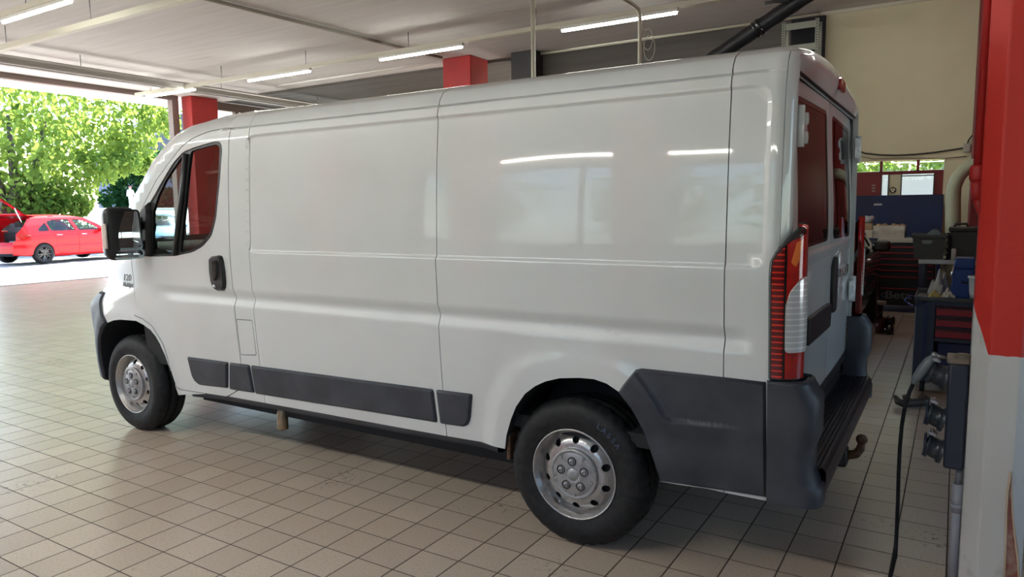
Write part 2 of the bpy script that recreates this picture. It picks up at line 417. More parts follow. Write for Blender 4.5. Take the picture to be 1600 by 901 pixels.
# sill trims and underbody
for sgn in (0, 1):
    rows = []
    for x in [-2.79+.1*i for i in range(25)]:
        z1 = ZSILL(x)+.004; y = Yv(x, z1)
        sec = [(y+.004, z1), (y+.007, z1-.014), (y+.015, z1-.038), (y+.05, z1-.050), (y+.16, z1-.046)]
        rows.append([(x, a if not sgn else W-a, b) for a, b in sec])
    MB().loft(rows).build('sill_trim', M['blackp'], van)
b = MB(); b.box2((-2.86, .20, .26), (-.36, 1.85, .47)); b.box2((.44, .25, .36), (.86, 1.80, .60)); b.box2((-.45, .42, .30), (.50, 1.63, .62)); b.box2((-3.95, .42, .25), (-2.80, 1.63, .55))
b.build('underbody', M['dark'], van)
b = MB().box2((-2.03, .07, .50), (.86, 1.98, .56)); b.build('load_floor', M['dark'], van)
b = MB().box2((-2.06, .10, .56), (-2.03, 1.95, 2.05)); b.build('bulkhead', M['grey'], van)
# side strips
def vplate(name, px, t=.014, bev=.012, m=None, parent=None, rnd=.012, **k):
    return plate(name, ccw(rounded(SP(px), rnd, 3)), lambda x, z, o: Mv(x, z, o), t, bev, m or M['blackp'], parent or van, **k)
vplate('rubbing_strip', [(293.5, 557), (357, 565.5), (357, 606), (312, 600.5), (306, 596), (301, 587)])
vplate('rubbing_strip', [(359.7, 566), (390.5, 569.8), (398.5, 613.5), (359.9, 607.5)])
vplate('rubbing_strip', [(392.9, 570.2), (677.3, 607.8), (684, 659.5), (400.2, 614.4)])
vplate('rubbing_strip', [(681.9, 608.2), (738.7, 615.2), (735.7, 653), (732, 663), (725, 666), (688.5, 660.8)])
# rear side cladding and bumper
cl = SP([(967, 612), (975, 600), (994, 577), (1003, 575.2), (1100, 585.3), (1197, 596.6), (1198.4, 776), (1130, 765), (1032, 751), (1020, 713), (1005, 671), (986, 637)])
CRL = SP([(992, 578), (1008, 600), (1025, 625), (1038, 648), (1050, 655.5), (1100, 660.5), (1175, 669)])
CRP = CRL+[(.80, CRL[-1][1]), (.80, .9), (CRL[0][0], .9)]
def crease(x, z):
    d = 1e9
    for (ax, ay), (bx, by) in zip(CRL, CRL[1:]):
        dx, dy = bx-ax, by-ay; t = min(1, max(0, ((x-ax)*dx+(z-ay)*dy)/(dx*dx+dy*dy))); d = min(d, math.hypot(ax+t*dx-x, ay+t*dy-z))
    d = d if inpoly((x, z), CRP) else -d
    return .011*ss(.010, -.006, d)*ss(CRL[-1][0]+.01, CRL[-2][0], x)*ss(.08, .0, max(0, -d-.02))
CLX = [(a[0]+(b[0]-a[0])*t/8-(b[1]-a[1])*o, a[1]+(b[1]-a[1])*t/8+.0+o*(b[0]-a[0])) for a, b in zip(CRL, CRL[1:]) for t in range(8) for o in (0,)]
CLX = [(x+ox, z+oz) for x, z in CLX for ox, oz in ((0, 0), (.006, .006), (-.005, -.005), (.012, .012), (-.012, -.012), (-.03, -.03), (.02, .02))]
plate('side_cladding', ccw(cl), lambda x, z, o: Mv(x, z, o+crease(x, z)), .016, .010, M['blackp'], van, extra=CLX, xs=XS, zs=(.45, .5, .55, .57, .59, .60, .62, .64, .66, .7, .75, .8))
xC = S(1199.5, 690)[0]
def bumper_path(z):
    k = ss(.86, .80, z); e = .98+.035*k-.02*ss(.46, .52, z)+.02*ss(.60, .66, z)
    if z < .46: e = 1.03
    y = Yv(.84, max(z, .40))-.022; P = [(xC, y+.003), (xC+.02, y)]
    r = .065
    for i in range(9):
        a = i/8*PI/2; P.append((e-r+r*math.sin(a), y+r-r*math.cos(a)))
    P += [(e, .17), (e-.05, .185), (e-.12, .185)]
    return P
for sgn in (0, 1):
    rows = []
    zz = [.385, .39, .42, .455, .465, .48, .52, .60, .66, .74, .80, .835, .855, .862]
    for z in zz: rows.append([(x, y if not sgn else W-y, z) for x, y in bumper_path(z)])
    top = [(x-.02, max(y, .03)+.02 if not sgn else W-max(y, .03)-.02, .866) for x, y in bumper_path(.862)]; rows.append(top)
    b = MB().loft(rows)
    if sgn:   # far side has its own side cladding too
        pass
    b.build('bumper_corner', M['blackp'], van)
V, F, N = sheet(ccw(cl), [], XS, (.5, .6, .7, .8), lambda x, z: MIR(Mv)(x, z, .016), rows=())
meshobj('side_cladding', V, [f[::-1] for f in F], M['blackp'], van, normals=[-n for n in N])
# rear step
b = MB(); n = 9; sec = [(.86, .665), (.862, .53), (.868, .51)]
for i in range(n):
    x = .875+i*.0165; sec += [(x, .505), (x+.004, .512), (x+.010, .512), (x+.0135, .505)]
sec += [(1.022, .505), (1.030, .495), (1.032, .45), (1.026, .40), (1.0, .385), (.90, .385)]
b.loft([[(x, y, z) for x, z in sec] for y in (.165, .6, 1.0, 1.45, 1.885)], sm=False); b.build('bumper_step', M['black'], van)
# tow hitch
tb = MB().box2((.86, .955, .25), (1.015, 1.05, .345), .016); tb.box2((.90, .90, .30), (.95, 1.10, .36), .01); th = tb.build('tow_hitch', M['black'], van)
MB().tube([(.985, 1.0, .315), (1.02, 1.0, .308), (1.05, 1.0, .318), (1.068, 1.0, .345), (1.072, 1.0, .375)], [.022, .023, .022, .020, .016], 12).ball((1.072, 1.0, .393), .026, 3).build('tow_ball', M['rust'], th)
# exhaust and mud flap
MB().tube([(-2.10, .40, .33), (-2.09, .27, .325), (-2.083, .215, .30), (-2.08, .20, .262), (-2.08, .20, .178)], [.034, .034, .034, .034, .033], 16, cap=False).tube([(-2.08, .2, .20), (-2.08, .2, .186)], .030, 12).build('exhaust_tailpipe', M['exh'], van)
MB().box2((-.345, .05, .335), (-.325, .16, .46), .006).build('mud_flap', M['rust'], van)
# ---- tail lamps
LK = dict(s0=.86, r=.08)
lens = ccw(rounded(SP([(1200.5, 594), (1201.2, 430), (1203, 408), (1213, 390), (1232, 372.5), (1258, 354)], **LK)+[(.86+.08*1.57, 1.455), (.86+.08*1.57, .862)], .012, 3))
ML = lambda x, z, o=0: Mv(x, z, o, .86, .08)
for sgn in (0, 1):
    f = ML if not sgn else MIR(ML)
    o = plate('tail_lamp', lens, f, .010, .008, M['blackgl'] if not sgn else M['lampbase'], van, xs=[.84+.012*i for i in range(14)], zs=[.86+.06*i for i in range(10)])
    sl = SP([(1224.5, 590), (1225.5, 440), (1226, 384)], **LK); xm = sl[1][0]
    inn = inset(lens, .010)
    L1 = [p for p in inn]
    rib = [p for p in [(min(x, xm-.001), z) for x, z in inn]]
    def clip(poly, lo, hi):   # keep the part of the lens between two s values
        out = []
        for (ax, az), (bx, bz) in zip(poly, poly[1:]+poly[:1]):
            ina, inb = lo <= ax <= hi, lo <= bx <= hi
            if ina: out.append((ax, az))
            for c in (lo, hi):
                if (ax-c)*(bx-c) < 0: t = (c-ax)/(bx-ax); out.append((c, az+(bz-az)*t))
        ce = (sum(p[0] for p in out)/len(out), sum(p[1] for p in out)/len(out))
        return ccw(sorted(set(out), key=lambda p: math.atan2(p[1]-ce[1], p[0]-ce[0])))
    xs_ = [.84+.006*i for i in range(26)]; zs_ = [.87+.03*i for i in range(21)]
    plate('ribbed_lens', clip(inn, -9, xm), f, .014, .003, M['redrib'], o, xs=xs_, zs=zs_)
    zc0, zc1 = S(1240, 551, **LK)[1], S(1240, 432, **LK)[1]
    xe = .86+.08*1.53
    cpoly = ccw(rounded([(xm+.002, zc0), (xe, zc0), (xe, zc1+.005), (xm+.05, zc1-.005), (xm+.014, zc1-.05), (xm+.002, zc1-.10)], .015, 3))
    plate('reversing_lens', cpoly, f, .019, .004, M['clearlens'], o, xs=xs_, zs=zs_)
    plate('brake_lens', clip([p for p in inn], xm+.002, 9), f, .013, .003, M['redlens'], o, xs=xs_, zs=zs_)
    if not sgn:
        ob = SP([(1233, 410), (1241, 378), (1250, 372), (1247, 400), (1240, 418)], **LK)
        plate('indicator_lens', ccw(rounded(ob, .006, 2)), f, .0155, .002, M['orange'], o, xs=xs_, zs=zs_)
# ---- roof
def crown(t): return .035*(1-(1-t)**10)+.067*(1-(1-t)**2)
def rdrop(x): d = min(1, max(0, (x-.80)/.115)); return .055*(1-math.sqrt(max(0, 1-d*d)))
def roofrow(P, bulge, n=13):
    row = []
    for i in range(2*n+1):
        a = i/n; t = a if a <= 1 else 2-a; t = t**1.6; y = P[1]+(W/2-P[1])*t; y = y if a <= 1 else W-y
        row.append((P[0]+bulge(t)[0], y, P[2]+bulge(t)[1]))
    return row
def rr(x):
    if x > .78:
        s = x if x < .83 else .83+.07*math.asin(min(1, (x-.83)/.07)); z = 2.07 if s < SE-.03 else (2.05+.02*(SE-.02-s)/.01 if s < SE-.02 else 2.03+.02*(SE-s)/.02)
    else: z, s = 2.07, x
    p = Mv(s, z); return roofrow((p[0], p[1], p[2]), lambda t: (0, crown(t)-rdrop(x)*min(1, t*6)))
def frontcurve():   # left boundary of the front surfaces
    return [(x, Yv(x, z), z) for x, z in AL]
def roof_piece(xa, xb, front=False):
    xs = [xa+(xb-xa)*i/10 for i in range(11)]
    return MB().loft([rr(x) for x in xs])
roof_piece(XR_+g, .84).loft([rr(x) for x in (.84, .85, .86, .87, .88, .89, .8965)]).build('roof_panel', M['paint'], van)
roof_piece(XM+g, XR_-g).build('roof_panel', M['paint'], van)
roof_piece(XB+g, XM-g).build('roof_panel', M['paint'], van)
FC = frontcurve()
def fb(i):   # bulge of the cross curve at boundary point i
    x, y, z = FC[i]
    if i <= 1: return lambda t: (-.03*(i+1)*(1-(1-t)**2), crown(t))
    if z > 1.36:
        k = (2.06-z)/.7; return lambda t: (-.24*(1-(1-t)**2)-.02*(1-(1-t)**8), .085*(1-k*.7)*(1-(1-t)**2))
    if z > 1.2: return lambda t: (-.30*(1-(1-t)**2), .05*(1-(1-t)**2))
    return lambda t: (-.33*(1-(1-t)**2.2), .03*(1-(1-t)**2))
rows = [rr(XB-g), rr(-2.2)]+[roofrow(FC[i], fb(i)) for i in range(0, 4)]
MB().loft(rows).build('roof_panel', M['paint'], van)
MB().loft([roofrow(FC[i], fb(i)) for i in range(3, 11)]).build('windscreen', M['cabglass'], van)
MB().loft([roofrow(FC[i], fb(i)) for i in range(10, 15)]).build('bonnet', M['paint'], van)
# nose bumper: side wings along the arch, then the curved front
wing = farch_f[:7]+joint[1:5]+[(-3.93, .955), (-4.12, .95), (-4.12, .36), (-3.95, .335)]
for sgn in (0, 1):
    f = Mv if not sgn else MIR(Mv); plate('bumper_corner', ccw(wing), f, .016, .012, M['blackp'], van, xs=XS, zs=[.36+.05*i for i in range(13)])
rows = []
for z in (.95, .9, .8, .7, .6, .5, .42, .36): rows.append(roofrow((-4.12, Yv(-4.12, z)-.008, z), lambda t, z=z: (-.27*(1-(1-t)**2.2)-.03*ss(.8, .5, z)*t, 0)))
MB().loft(rows).build('bumper', M['blackp'], van)
MB().box2((-4.41, .62, .80), (-4.33, 1.43, .90), .02).build('grille', M['black'], van)
for y in (.56, 1.49): MB().ball((-4.16, y, .95), 1, 3, (.09, .15, .08)).build('headlamp', M['clearlens'], van)
# ---- cab door glazing (both sides)
wf_out = inset(win, .002)
q_px = [(283.6, 243), (270, 262), (258, 280), (246, 305), (238, 330), (237.5, 397.5), (268, 396.5), (276, 320)]
m_px = [(297, 236), (318, 229.5), (337, 225), (342, 230), (340.5, 262), (338.5, 290), (334, 338), (327, 363), (314, 379.5), (299, 389.5), (280, 395.5), (288, 320)]
qg = ccw(rounded(SP(q_px), .015, 3)); mg = ccw(rounded(SP(m_px), .02, 3))
for sgn in (0, 1):
    f = Mv if not sgn else MIR(Mv)
    V, F, N = sheet(wf_out, [qg, mg], XS, ZS, lambda x, z: f(x, z, -.006), rim=.018, margin=.006)
    if sgn: F = [t[::-1] for t in F]; N = [-n for n in N]
    wfr = meshobj('window_frame', V, F, M['black'], van, normals=N)
    for nm, p in (('quarter_glass', qg), ('window_glass', mg)):
        V, F, N = sheet(inset(p, -.004), [], XS, ZS, lambda x, z: f(x, z, -.014), rim=0)
        if sgn: F = [t[::-1] for t in F]; N = [-n for n in N]
        meshobj(nm, V, F, M['cabglass'], wfr, normals=N)
# divider bar
MB().tube([Vector(Mv(*S(u, v), .002)) for u, v in ((291, 240), (284, 310), (273.5, 398))], .016, 8).build('window_bar', M['black'], van)
# ---- door handle
hp = [(328.5, 404), (331, 400.5), (343, 398.5), (347.5, 400), (350, 408), (352.5, 425), (353.8, 440), (353.5, 449), (351, 453.8), (341, 454), (335.5, 450.5), (331.5, 440), (329, 422)]
hd = plate('door_handle', ccw(rounded(SP(hp), .006, 2)), lambda x, z, o: Mv(x, z, o), .020, .012, M['black'], van)
gp = [(337.5, 406), (343.5, 405), (345.5, 412), (345.5, 430), (343, 439), (339.5, 439), (337.5, 425)]
plate('handle_grip', ccw(rounded(SP(gp), .006, 2)), lambda x, z, o: Mv(x, z, o), .034, .008, M['blackgl'], hd)
p = S(339.5, 446.5); MB().lathe([(0, -.026), (.010, -.026), (.012, -.020), (.012, 0)], Mv(*p), 'Y', 14).build('lock_cylinder', M['bolt'], hd)
# ---- badge on the wing
s_ = S(198.5, 435.5); P_ = Vector(Mv(*s_, .0015)); xd = Vector(Mv(s_[0]+.05, s_[1], .0015))-P_
text('badge_number', '120', .062, M['print'], van, P_+Vector((0, 0, .008)), xd, (0, 0, 1), .0006, True, .25, 1.25)
text('badge_lettering', 'Multijet', .046, M['print'], van, P_+xd*0.12+Vector((0, 0, -.040)), xd, (0, 0, 1), .0006, True, .25, 1.02)
# ---- mirrors
def mirror(sgn):
    T = lambda x, y, z: (x, y if not sgn else W-y, z)
    b = MB(); q = bmesh.ops.create_cube(b.b, size=1)['verts']
    bmesh.ops.transform(b.b, matrix=Matrix.Translation(T(-3.115, -.158, 1.388)) @ Matrix.Diagonal((.125, .215, .352, 1)), verts=q)
    for v in q:   # the shell narrows towards the front
        if v.co.x < -3.11: v.co.y += (.03 if v.co.y < T(0, -.158, 0)[1] else -.02)*(1 if not sgn else 1); v.co.z += .03 if v.co.z < 1.38 else -.025
    bmesh.ops.bevel(b.b, geom=b.b.edges[:], offset=.048, segments=5, profile=.5, affect='EDGES')
    for f in b.b.faces: f.smooth = True
    hsg = b.build('mirror_housing', M['black'], van)
    fx = lambda o: (lambda y, z: T(-3.0535+o, y, z))
    gy0, gy1 = -.212, -.064
    tx = lambda y: (y-(gy0+gy1)/2)*.28
    def pane(nm, poly, m, o): 
        pl = ccw(rounded(poly, .025, 4)); MB().prism(pl, lambda y, z: T(-3.062, y, z), lambda y, z: T(-3.0465+tx(y)-(z-1.385)*.07, y, z)).build(nm, m, hsg)
    # glass set at a driver's angle: turned a little towards the cab
    for nm, z0, z1 in (('mirror_glass', 1.298, 1.53), ('wide_angle_glass', 1.238, 1.284)):
        pl = ccw(rounded([(gy0, z0), (gy1, z0), (gy1, z1), (gy0, z1)], .022, 4))
        ta = .28; A = [T(-3.0515+(y-(gy0+gy1)/2)*ta+.014-(z-1.385)*.07, y, z) for y, z in pl]
        c = T(-3.0515+.014-((z0+z1)/2-1.385)*.07, (gy0+gy1)/2, (z0+z1)/2)
        if nm[0] == 'w':
            R = []
            for k in (1, .8, .6, .4, .2): R.append([tuple(Vector(a)*k+Vector(c)*(1-k)+Vector((.006*(1-k*k), 0, 0))) for a in A])
            MB().loft(R, True, True).build(nm, M['mirror'], hsg)
        else:
            yc_, zc_ = (gy0+gy1)/2, (z0+z1)/2; fm_ = lambda y, z: T(-3.0375+(y-yc_)*ta-(z-1.385)*.07-((y-yc_)**2+(z-zc_)**2)/2.2, y, z)
            V, F, N = sheet(ccw(pl), [], [gy0+.012*i for i in range(14)], [z0+.014*i for i in range(18)], fm_, rim=0, margin=.003)
            meshobj(nm, V, F, M['mirror'], hsg, normals=N if not sgn else None, smooth=True)
        pane('glass_surround', [(gy0-.010, z0-.010), (gy1+.010, z0-.010), (gy1+.010, z1+.010), (gy0-.010, z1+.010)], M['blackgl'], .0005)
    b = MB(); b.box(T(-3.075, -.262, 1.375), (.045, .014, .155), 0, .006); b.build('side_indicator', M['sidelens'], hsg)
    b = MB(); b.tube([T(-3.10, -.06, 1.44), T(-3.09, .01, 1.43), T(-3.05, .06, 1.42)], .030, 10); b.tube([T(-3.10, -.06, 1.31), T(-3.09, .01, 1.31), T(-3.05, .06, 1.31)], .032, 10)
    b.box(T(-3.075, .005, 1.38), (.06, .07, .24), 0, .02); b.build('mirror_arm', M['black'], hsg)
for s in (0, 1): mirror(s)
tri = SP([(224.5, 330), (219.6, 341), (219, 370), (219.5, 399.5), (236, 400.5), (236.5, 335), (234, 316)])
for sgn in (0, 1):
    f = Mv if not sgn else MIR(Mv); plate('mirror_mount', ccw(tri), lambda x, z, o: f(x, z, o), .03, .012, M['black'], van)
# ---- wheels
def make_wheel(c, sgn, name='wheel'):
    hub = bpy.data.objects.new(name, None); COL.objects.link(hub); hub.parent = van; hub.location = Vector(c)-org(van); ORG[hub.name] = Vector(c); hub.empty_display_size = .1
    d = 1 if not sgn else -1
    c = Vector(c); Y = lambda l: [(r, y*d) for r, y in l]
    # tyre
    b = MB(); n = 120; R = .338
    pr_ = [(.199, .030), (.2035, .010), (.215, .003), (.232, .004), (.240, .0005), (.262, -.002), (.285, .0), (.300, .006), (.307, .010), (.318, .018), (.329, .030), (.3355, .042), (R, .056), (R, .075), (R-.008, .078), (R-.008, .086), (R, .089), (R, .132), (R-.008, .135), (R-.008, .143), (R, .146), (R, .165), (.335, .178), (.322, .198), (.28, .214), (.21, .205), (.199, .19)]
    rings = []
    for i, (r, y) in enumerate(pr_):
        ring = []
        for k in range(n):
            rr_ = r
            if i in (10, 11) and k % 3 == 0: rr_ -= .009
            if i in (12, 13, 16, 17, 20, 21) and (k+i) % 4 == 0: rr_ -= .007
            a = 2*PI*k/n; z = rr_*math.sin(a)
            if z < -.330: z = -.330-(z+.330)*.0
            ring.append(b.b.verts.new(c+Vector((rr_*math.cos(a), y*d, z))))
        rings.append(ring)
    for A, B in zip(rings, rings[1:]):
        for k in range(n): b.b.faces.new((A[k], A[(k+1) % n], B[(k+1) % n], B[k])).smooth = True
    tyre = b.build('tyre', M['rubber'], hub)
    # rim: flange and well
    rim = MB().lathe(Y([(.197, .05), (.2005, .020), (.2075, .009), (.2065, .003), (.2030, .001), (.1995, .004), (.1965, .014), (.190, .020), (.184, .034), (.180, .046), (.178, .056)]), c, 'Y', 64).build('rim', M['steel'], hub)
    # disc with ten vents
    k_ = .15; per = 2*PI*k_
    prd = [(.100, .016), (.112, .020), (.120, .024), (.128, .0235), (.140, .026), (.152, .032), (.165, .044), (.172, .052), (.180, .058)]
    def fm(s, r): a = s/k_; return (c.x+r*math.cos(a), c.y+d*lerp(prd, r), c.z+r*math.sin(a))
    holes = []
    for h in range(10):
        a = (h+.5)*per/10; holes.append([(a+.0165*math.cos(t*2*PI/20), .152+.0165*math.sin(t*2*PI/20)) for t in range(20)])
    V, F, N = sheet([(0, .100), (per, .100), (per, .180), (0, .180)], holes, [i*per/60 for i in range(61)], [.108, .112, .12, .128, .134, .140, .146, .152, .158, .165, .172], fm, rim=0, step=.012, margin=.004)
    # a little depth behind each vent edge
    for h in holes:
        k0 = len(V)
        for s, r in h:
            p = Vector(fm(s, r)); V += [p, p+Vector((0, .008*d, 0))]; N += [Vector((0, 0, 0))]*2
        m_ = len(h); F += [(k0+2*i, k0+2*((i+1) % m_), k0+2*((i+1) % m_)+1, k0+2*i+1) for i in range(m_)]
    if d > 0: F = F
    disc = meshobj('wheel_disc', V, [f[::-1] for f in F] if N[0].y*d > 0 else F, M['steel'], hub, normals=[n if n.length < .1 or n.y*d < 0 else -n for n in N])
    cap = MB().lathe(Y([(.1165, .022), (.1165, .010), (.112, .004), (.104, .003), (.100, .008), (.096, .006), (.080, .002), (.040, -.001), (.034, -.002), (.030, .001), (.027, .001), (.025, -.002), (0, -.0025)]), c, 'Y', 48)
    for i in range(5):
        a = PI/2+.06+i*2*PI/5+PI/5; cap.box(c+Vector((.092*math.cos(a), .004*d, .092*math.sin(a))), (.016, .008, .012), 0, .002, Matrix.Rotation(-a, 3, 'Y'))
    cap.build('hub_cap', M['cap'], hub)
    for i in range(5):
        a = PI/2+.06+i*2*PI/5; q = c+Vector((.060*math.cos(a), 0, .060*math.sin(a)))
        bo = MB().lathe(Y([(.0205, .004), (.0205, -.003), (.0185, -.004), (.0165, -.0015), (.0155, .003), (0, .003)]), q, 'Y', 24); bc_ = bo.build('bolt_cup', M['black'], hub)
        bo = MB(); bo.lathe(Y([(.0118, .003), (.0118, -.007), (.009, -.009), (.0055, -.009), (.005, -.004), (0, -.004)]), q, 'Y', 6, False); bo.build('lug_bolt', M['bolt'], hub)
    MB().lathe(Y([(.0, .060), (.19, .060), (.19, .12), (0, .12)]), c, 'Y', 32).build('brake_drum', M['dark'], hub)
    a = -2.05; MB().tube([c+Vector((.175*math.cos(a), .030*d, .175*math.sin(a))), c+Vector((.158*math.cos(a), .012*d, .158*math.sin(a)))], .005, 8).build('valve', M['chrome'], hub)
    return hub
RX, FX = .012, -3.425
wr = make_wheel((RX, .035, .335), 0)
wf = make_wheel((FX, .040, .333), 0)
def wcopy(src, c, sgn):
    r = src.copy(); COL.objects.link(r); r.location = Vector(c)-org(van); ORG[r.name] = Vector(c)
    if sgn: r.rotation_euler = (0, 0, PI)
    for ch in src.children:
        k = ch.copy(); COL.objects.link(k); k.parent = r
    return r
wcopy(wr, (RX, W-.035, .335), 1); wcopy(wr, (FX, W-.040, .333), 1)
# tyre lettering
def arc_text(s, r, a0, da, c, size):
    for i, ch in enumerate(s):
        a = a0-da*i; p = Vector((c[0]+r*math.cos(a), c[1]-.0035, c[2]+r*math.sin(a))); t = Vector((math.sin(a), 0, -math.cos(a)))
        text('tyre_lettering', ch, size, M['tyremark'], wr, p, t, (math.cos(a), 0, math.sin(a)), .0008, True)
arc_text('LASSA', .272, 1.08, .105, (RX, .035, .335), .036)
# ---- rear end
XD = .885
def Mr(y, z, off=0):
    x = XD-.026*ss(1.35, 2.05, z)**1.0-.004*ss(1.0, .6, z)+.012*(1-((y-1.025)/.9)**2); return (x+off, y, z)
def rsheet(name, poly, holes, m, parent=van, off=0, rim=.03):
    V, F, N = sheet(ccw(poly), [ccw(h) for h in holes], [.1+.05*i for i in range(38)], [.6+.05*i for i in range(30)], lambda y, z: Mr(y, z, off), rim=rim)
    return meshobj(name, V, F, m, parent, normals=N)
# rear frame behind the doors
fr = [(.09, .60), (1.96, .60), (1.96, 1.95), (1.90, 2.03), (.15, 2.03), (.09, 1.95)]
rsheet('rear_frame', fr, [[(.24, .70), (1.81, .70), (1.81, 1.96), (.24, 1.96)]], M['paint'], off=-.022, rim=.05)
MB().box2((.80, .12, .60), (.83, 1.93, 2.0)).build('load_dark_sheet', M['dark'], van)  # dark sheet close behind the door glass, stands in for the unlit load space
for sgn in (0, 1):
    T = (lambda y: y) if not sgn else (lambda y: W+.03-y)
    y0, y1 = .165, 1.036
    poly = rounded([(T(y0), .655), (T(y1), .655), (T(y1), 1.995), (T(y0)+(.05 if not sgn else -.05), 1.995), (T(y0), 1.95)], .02, 3)
    wy0, wy1 = .235, .965
    wpoly = rounded([(T(wy0), 1.335), (T(wy1), 1.345), (T(wy1), 1.945), (T(wy0)+(.03 if not sgn else -.03), 1.935)], .05, 4)
    d = rsheet('loading_door', poly, [wpoly], M['paint'])
    rsheet('door_glass', inset(ccw(wpoly), -.006), [], M['darkglass'], d, off=-.004, rim=0)
    rsheet('glass_frit', inset(ccw(wpoly), -.002), [inset(ccw(wpoly), .018)], M['blackgl'], d, off=-.002, rim=0)
    # swage under the glass
    b = MB(); b.loft([[Mr(y, z, o) for y in [T(y0)+(T(y1)-T(y0))*i/8 for i in range(9)]] for z, o in ((1.327, -.003), (1.322, .006), (1.300, .008), (1.262, .0))]); b.build('door_moulding', M['paint'], d)
    # hinges
    yh = .135 if not sgn else W-.135
    for zh in (1.83, 1.02) if sgn else (1.80, .98):
        b = MB(); o = -1 if not sgn else 1
        b.box((XD+.018, yh-o*.055, zh), (.012, .13, .11), 0, .006)
        b.tube([(XD+.020, yh+o*.012, zh-.075), (XD+.020, yh+o*.012, zh+.075)], .016, 12)
        for k in (-1, 1): b.lathe([(.024, 0), (.022, .012), (0, .014)], (XD+.022, yh-o*.07, zh+k*.035), 'X', 16)
        b.build('door_hinge', M['paint'], d)
    # lower black skirt
    rsheet('door_skirt', [(T(y0), .615), (T(y1), .615), (T(y1), .66), (T(y0), .66)], [], M['black'], d, off=.004, rim=.02)
    if not sgn:
        b = MB(); b.prism(rounded([(.42, .93), (.99, .93), (.99, 1.045), (.42, 1.045)], .015, 3), lambda y, z: Mr(y, z, .0), lambda y, z: Mr(y, z, .022)); b.build('plate_lamp_bar', M['black'], d, bevel=.005)
    else:
        hp = rounded([(1.095, .98), (1.205, .98), (1.215, 1.10), (1.205, 1.24), (1.15, 1.265), (1.085, 1.22), (1.08, 1.08)], .03, 4)
        b = MB(); b.prism(hp, lambda y, z: Mr(y, z, 0), lambda y, z: Mr(y, z, .018)); b.build('door_handle', M['black'], d, bevel=.006)
        q = Vector(Mr(1.56, 1.155, .004)); text('model_lettering', 'DUCATO', .062, M['chrome'], d, q, Vector(Mr(1.60, 1.155, .004))-q, (0, 0, 1), .003, True, 0, 1.6)
# header with third brake lamp
RB = rr(.8965); RBT = [(p[1], p[2]) for p in RB]
def hdr(t, y):
    s_ = abs(y-W/2)/(W/2-.16); tt = max(0, 1-s_); zb = 2.012; zt = max(zb+.004, lerp(RBT, y))
    z = zt+(zb-zt)*t; x = .8965-.010*t+.020*math.sin(PI*t)*min(1, tt*4)
    return (x, y, z)
ys = sorted([RBT[0][0]+.0+(W-2*RBT[0][0])*i/40 for i in range(41)]+[p[0] for p in RBT[2:-2]])
MB().loft([[hdr(t, y) for y in ys] for t in (0, .1, .25, .4, .55, .7, .85, .95, 1)]+[[(.868, y, 2.002) for y in ys]]).build('roof_header', M['paint'], van)
MB().loft([[(.8885+a, y, z) for y in ys] for a, z in ((-.01, 2.0115), (.001, 2.010), (.001, 2.006), (-.03, 2.005))]).build('rain_gutter', M['black'], van)
def hz(y, z, o):
    q = hdr(.5, y); zt = hdr(0, y)[2]; t = (zt-z)/(zt-2.012); p = hdr(t, y); return (p[0]+o, y, z)
hb = rounded([(1.00, 2.05), (1.17, 2.05), (1.155, 2.098), (1.085, 2.115), (1.015, 2.098)], .015, 3)
b = MB(); b.prism(hb, lambda y, z: hz(y, z, -.002), lambda y, z: hz(y, z, .012)); b.build('high_brake_lamp', M['redlens'], van, bevel=.003)
# ---- cab interior
b = MB(); b.loft([[(-3.62+dx, y, z) for y in (.16, .6, 1.0, 1.45, 1.89)] for dx, z in ((0, 1.27), (.10, 1.31), (.42, 1.28), (.56, 1.22), (.60, 1.05), (.55, .75))]); b.build('dashboard', M['black'], van)
MB().box2((-3.62, .12, .50), (-2.05, 1.93, .56)).build('cab_floor', M['dark'], van)
for y in (.55, 1.28, 1.66) if False else (.52, 1.45):
    wd = .46 if y < 1 else .72
    b = MB(); b.box((-2.52, y, .86), (.50, wd, .16), 0, .05); b.box((-2.53, y, .68), (.42, wd-.1, .25), 0, .02); st = b.build('seat_cushion', M['fabric'], van)
    b = MB(); b.box((-2.24, y, 1.20), (.13, wd, .66), 0, .05, Matrix.Rotation(-.16, 3, 'Y')); b.build('seat_back', M['fabric'], van)
    for yy in ((y,) if y < 1 else (y-.18, y+.18)):
        b = MB(); b.box((-2.17, yy, 1.66), (.10, .26, .20), 0, .04, Matrix.Rotation(-.16, 3, 'Y')); b.tube([(-2.19, yy-.06, 1.50), (-2.18, yy-.06, 1.6)], .008, 6); b.tube([(-2.19, yy+.06, 1.50), (-2.18, yy+.06, 1.6)], .008, 6); b.build('headrest', M['fabric'], van)
b = MB(); cc = Vector((-2.93, .52, 1.20)); ax = Matrix.Rotation(.65, 3, 'Y')
b.tube([cc+ax @ Vector((0.19*math.cos(a*2*PI/28)*1.0, .19*math.sin(a*2*PI/28), 0)) for a in range(29)], .016, 8, False)
for a in (0, 2.2, 4.1): b.tube([cc+ax @ Vector((.03*math.cos(a), .03*math.sin(a), -.01)), cc+ax @ Vector((.18*math.cos(a), .18*math.sin(a), 0))], .018, 6)
b.ball(cc+ax @ Vector((0, 0, -.005)), .06, 2, (1, 1, .5)).tube([cc, (-3.15, .52, 1.06)], .035, 8); b.build('steering_wheel', M['black'], van)
for s in (0, 1):
    y = .11 if not s else W-.11; f = (lambda p: p)
    MB().loft([[(x, (Yv(x, z)+.05) if not s else W-(Yv(x, z)+.05), z) for x in (-3.25, -2.9, -2.5, -2.14)] for z in (.5, .8, 1.1, 1.235)]).build('door_lining', M['dark'], van)
